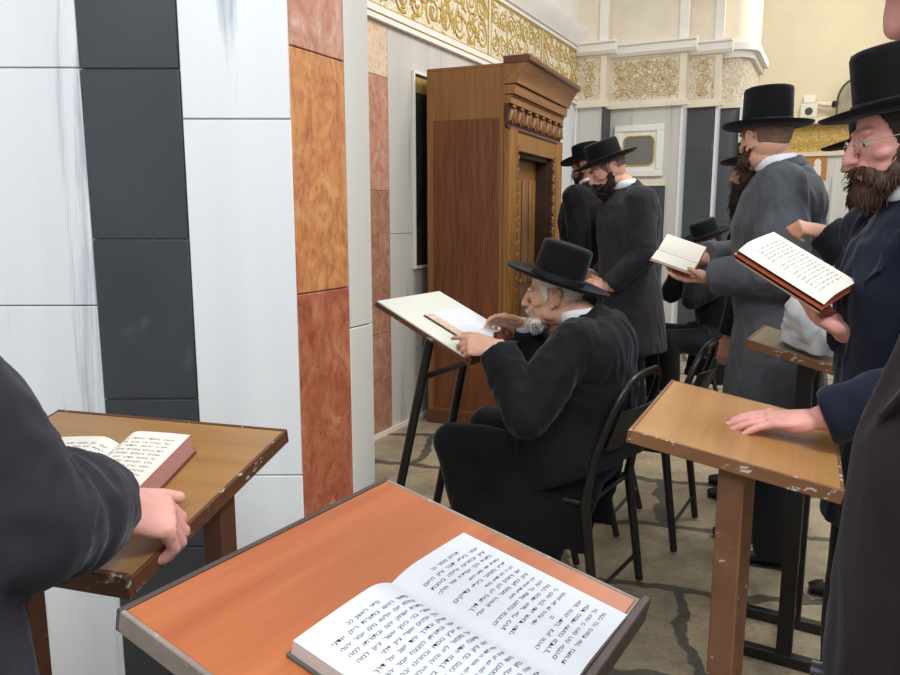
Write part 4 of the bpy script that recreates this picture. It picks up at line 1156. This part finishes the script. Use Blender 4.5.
        for (r_, z_) in ((r0 + .0015, .007), (r0 + .0035, .009), (r0 + .0035, bh), (r0 - .001, bh + .002)):
            for i in range(nseg):
                a = 2 * PI * i / nseg
                vs.append(hc0 + Am @ V3((r_ * math.cos(a) * .95, r_ * math.sin(a) * 1.10, z_)) * hs)
        f.add(vs, [(k_ * nseg + i, k_ * nseg + (i + 1) % nseg, (k_ + 1) * nseg + (i + 1) % nseg, (k_ + 1) * nseg + i) for k_ in range(3) for i in range(nseg)])
        f.build('hat_band', BANDM, hto, origin=loc)
    res.update(root=root, arms=arms, hb=hb, Ah=Ah, up=up, lo=lo, F=F, R=R)
    return res
# ---- the elderly man on the chair
old = person('seated elderly person in black hat and coat with white beard, holding a reading stand', (.52, 2.765, 0), (-.86, .51), 1.82, -.02,
    seated=dict(z=.545, kf=.50, kw=.15, af=.38, aw=.11, drape=1), head_off=(0, .15, -.095), head_yaw=math.radians(16), head_pitch=.06, collar_up=.42, hunch=1.0,
    lh=dict(w=(.155, 2.60, 1.015), d=(-.86, .10, .02), n=(.05, .80, -.50), curl=((.15, .35, .2), (.55, .6, .4), (.75, .8, .4), (.85, .9, .5)), thumb=(.75, .35, .15)),
    rh=dict(w=(.30, 2.97, 1.045), d=(-.85, .15, .12), n=(-.1, -.6, -.75), curl=(.35, .4, .45, .5)),
    lpole=(.25, -.55, -1), rpole=(.3, .3, -1), skin=SKIN_O, coat_mat=SUIT, belly=.07, trunk=1.22, sleeve=(.078, .070, .060), hat=dict(tilt=-.36, h=.145, brim=.182, z=.048, curl=.004), hair=HAIR_W, beard=dict(mat=HAIR_W, len=.035, full=.5, fwd=.012, goatee=1, strands=260), voxel=.004, cuffs=(SHIRT, SHIRT_B), mouth_open=.003)

# ---- the two standing by the cabinet
m2 = person('standing person with dark beard and black hat, head bowed, facing the cabinet', (1.17, 4.86, 0), (-.97, -.12), 1.97, .06, hs=1.08, hunch=1.,
    head_off=(0, .12, -.05), head_yaw=math.radians(-4), head_pitch=.48, skin=SKIN, coat_mat=SUIT_C, hem=.55, flare=.02,
    lh=dict(w=(.985, 4.66, 1.03), d=(-1, .0, .25), n=(0, .7, -.7), curl=(.5, .55, .6, .6)), rh=dict(w=(.98, 4.98, 1.06), d=(-1, -.1, .3), n=(0, -.7, -.7)),
    trunk=1.25, hat=dict(tilt=-.12, h=.115, brim=.168), hair=HAIR_S, beard=dict(mat=HAIR_D, len=.04, full=.75), voxel=.0045)
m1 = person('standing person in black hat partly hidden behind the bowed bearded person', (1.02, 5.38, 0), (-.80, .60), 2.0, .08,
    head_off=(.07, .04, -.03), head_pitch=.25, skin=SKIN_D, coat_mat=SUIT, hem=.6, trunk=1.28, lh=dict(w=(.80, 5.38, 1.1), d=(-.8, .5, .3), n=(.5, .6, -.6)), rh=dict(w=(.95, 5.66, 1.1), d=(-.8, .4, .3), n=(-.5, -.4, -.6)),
    hat=dict(tilt=-.05, h=.115, brim=.168), hair=HAIR_B, beard=dict(mat=HAIR_D, len=.06, full=.8), voxel=.006)

# ---- grey suit, back of the head towards us
m3 = person('standing person in grey suit and tall black hat, seen from behind holding a book', (1.375, 3.10, 0), (-.90, .43), 2.0, .05, hunch=.8,
    head_off=(0, .06, -.066), head_yaw=math.radians(-44), head_pitch=.02, skin=SKIN, coat_mat=SUIT_G, hem=.50, flare=.015, trunk=1.16, sleeve=(.080, .074, .064),
    lh=dict(w=(1.053, 3.055, 1.218), d=(-.95, .15, .10), n=(.1, -.43, .8), curl=(.2, .25, .3, .3), thumb=(.6, .5, .7), sc=1.0), rh=dict(w=(1.098, 3.29, 1.285), d=(-.95, -.1, .1), n=(.1, -.43, .8), curl=(.4, .45, .5, .5)),
    lpole=(.35, -.55, -1), rpole=(.3, .5, -1), hat=dict(tilt=.0, h=.150, brim=.160, taper=.97, round=.006, z=.042, curl=.006), hair=HAIR_S, beard=dict(mat=HAIR_B, len=.06, full=.85), voxel=.0045)

# ---- spectacles, navy coat, at the tan desk
m4 = person('standing person in spectacles and navy coat with one hand flat on the tan desk', (1.085, 1.745, 0), (-.94, .10), 1.80, .04,
    head_off=(0, .035, -.02), head_yaw=math.radians(-3), head_pitch=.20, skin=SKIN_P, coat_mat=SUIT_N, hem=.70, trunk=.98,
    lh=dict(w=(.765, 1.512, 1.052), d=(-.94, .33, -.10), n=(.02, .10, -1), curl=((.12, .15, .1), (.10, .15, .1), (.12, .15, .1), (.15, .2, .1)), spread=.16, thumb=(.75, .6, .1), cuff=.94, sc=1.05),
    rh=dict(w=(.930, 1.755, 1.200), d=(-.85, -.1, .45), n=(-.2, -.35, .9), curl=(.35, .4, .4, .45)), lpole=(.35, -.6, -.6), rpole=(.8, .5, -.5),
    hat=dict(tilt=-.02, h=.145, brim=.155, curl=.01, z=.056), hair=HAIR_D, beard=dict(mat=HAIR_B, len=.045, full=.75), glasses=True, brow=False, voxel=.004, sleeve=(.066, .060, .054))

# ---- behind the spectacled person, fist held forward
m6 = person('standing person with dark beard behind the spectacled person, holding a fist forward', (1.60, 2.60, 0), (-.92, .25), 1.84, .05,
    head_off=(0, .09, -.02), head_pitch=.18, skin=SKIN_D, coat_mat=SUIT, hem=.75, vest=True,
    lh=dict(w=(1.20, 2.42, 1.42), d=(-.92, .05, .15), n=(.0, .5, -.8), curl=((.9, 1.3, .6), (1.0, 1.4, .7), (1.1, 1.4, .7), (1.1, 1.4, .7)), thumb=(.9, .2, .3), cuff=1.0, sc=.9), lpole=(.3, -.3, -.5),
    hat=dict(tilt=.0, h=.12, brim=.170), hair=HAIR_D, beard=dict(mat=HAIR_D, len=.10, full=1.0), voxel=.005)

# ---- seen between
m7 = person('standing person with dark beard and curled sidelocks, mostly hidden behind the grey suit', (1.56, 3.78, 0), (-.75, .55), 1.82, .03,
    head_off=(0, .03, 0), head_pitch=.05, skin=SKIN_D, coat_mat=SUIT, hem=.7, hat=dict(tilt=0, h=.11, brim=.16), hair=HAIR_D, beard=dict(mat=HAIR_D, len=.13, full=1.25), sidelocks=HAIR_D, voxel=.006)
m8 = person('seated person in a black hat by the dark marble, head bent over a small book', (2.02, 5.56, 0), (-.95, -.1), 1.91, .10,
    seated=dict(z=.545, kf=.45, kw=.15, af=.42, aw=.13), head_off=(0, .06, -.02), head_pitch=.35, skin=SKIN_D, coat_mat=SUIT,
    lh=dict(w=(1.77, 5.40, 1.15), d=(-.8, .3, .4), n=(.1, .6, .8)), rh=dict(w=(1.77, 5.66, 1.15), d=(-.8, -.3, .4), n=(.1, -.6, .8)),
    hat=dict(tilt=0, h=.12, brim=.17), hair=HAIR_D, beard=dict(mat=HAIR_D, len=.09, full=.9), voxel=.006)

# ---- close by on the right: brown-black coat, only nose and coat in the picture
m5 = person('standing person in open brown-black coat at the right, only nose and coat in view', (.476, .541, 0), (-.85, .525), 1.79, .0,
    head_off=(-.006, .053, .035), head_pitch=.45, collar_up=.5, skin=SKIN_P, coat_mat=SUIT_BR, hem=.45, flare=-.035, belly=.012, trunk=1.0, lh=dict(w=(.43, .24, .90), d=(0, 0, -1), n=(1, 0, 0)), rh=dict(w=(.67, .72, .90), d=(-.1, 0, -1), n=(-1, 0, 0)),
    hat=dict(tilt=0, h=.12, brim=.15), hair=HAIR_B, beard=dict(mat=HAIR_B, len=.03, full=.7, fwd=-.01, strands=60), glasses=True, voxel=.0045)

# ---- close by on the left: dark sleeve, hand gripping the desk's edge
m0 = person('standing person in slate-black coat at the left, hand gripping the edge of the brown desk', (-.60, .70, 0), (.35, .93), 1.76, .04, side=-.38,
    head_off=(0, .03, 0), skin=SKIN_P, coat_mat=SUIT_SL, hem=.60, belly=.01, flare=.015, sleeve=(.080, .080, .072),
    rh=dict(w=(-.515, 1.035, 1.055), d=(.78, .48, -.40), n=(-.35, .15, -.95), curl=((.55, .95, .6), (.65, 1.1, .7), (.75, 1.1, .7), (.8, 1.1, .7)), thumb=(.85, .45, .0), tb=.15, cuff=.90, sc=1.24), rpole=(.45, -.6, -.55),
    lh=dict(w=(-1.0, 1.0, 1.02), d=(.4, .9, 0), n=(.3, 0, -.95), curl=(.3, .35, .4, .4)),
    hat=dict(tilt=0, h=.12, brim=.15), hair=HAIR_B, beard=dict(mat=HAIR_B, len=.08, full=.9), voxel=.004)

# ------------------------------------------------------------------ books held in hands
def frame(o, x, y):
    x = V3(x).normalized(); y = V3(y); y = (y - x * y.dot(x)).normalized(); z = x.cross(y)
    M = Matrix((x, y, z)).transposed().to_4x4(); M.translation = V3(o); return M
open_book('large open book with reddish edges held up by the spectacled person', frame((.742, 1.70, 1.324), (.72, .62, .20), (-.72, .50, .46)), .165, .225, .012, .022, COVER_OR, EDGE_O, PAPER_C,
          {1: dict(rows=16, seed=41, size=.0080, chars=26, ink=INK_G), -1: dict(rows=16, seed=42, size=.0080, chars=26, ink=INK_G)}, open_ang=(-2.75, .0))
open_book('open book with orange cover held by the person in the grey suit', frame((.945, 3.13, 1.295), (.45, .75, .35), (-.85, .35, .30)), .125, .17, .012, .014, COVER_OR, EDGE_W, PAPER_C, open_ang=(.12, .12))
open_book('small open book held by the seated person near the back wall', frame((1.68, 5.48, 1.245), (.1, 1, 0), (-.70, .0, .62)), .11, .16, .010, .012, COVER_BR, EDGE_W, PAPER_C, open_ang=(.15, .15))

# ------------------------------------------------------------------ light
w = bpy.data.worlds.new('room_light'); bpy.context.scene.world = w; w.use_nodes = True
bg = w.node_tree.nodes['Background']; bg.inputs['Color'].default_value = (.96, .97, 1.0, 1); bg.inputs['Strength'].default_value = .72
def area(name, loc, tgt, size, power, col):
    l = bpy.data.lights.new(name, 'AREA'); l.shape = 'DISK'; l.size = size; l.energy = power; l.color = col
    o = bpy.data.objects.new(name, l); C.objects.link(o); o.location = loc
    o.rotation_euler = (V3(tgt) - V3(loc)).to_track_quat('-Z', 'Y').to_euler(); return o
area('unseen_overhead_light', (1.6, -.3, 3.9), (-.1, 1.4, .9), .9, 75, (.93, .97, 1.0))
area('unseen_overhead_light', (-.7, -1.2, 3.6), (-.8, 2.1, 1.2), 1.2, 60, (.92, .96, 1.0))  # added to brighten the marble pier, no fixture known here
area('unseen_overhead_light', (2.6, 4.2, 4.4), (1.2, 4.6, .5), 1.6, 110, (1.0, .96, .90))
area('unseen_overhead_light', (4.2, 8.2, 4.6), (4.4, 11, 2.6), 1.6, 70, (1.0, .94, .82))  # unseen light added to warm the far room
sc = bpy.context.scene
sc.view_settings.view_transform = 'Standard'; sc.view_settings.look = 'None'; sc.view_settings.gamma = 1; sc.view_settings.exposure = .0
sc.view_settings.use_curve_mapping = False
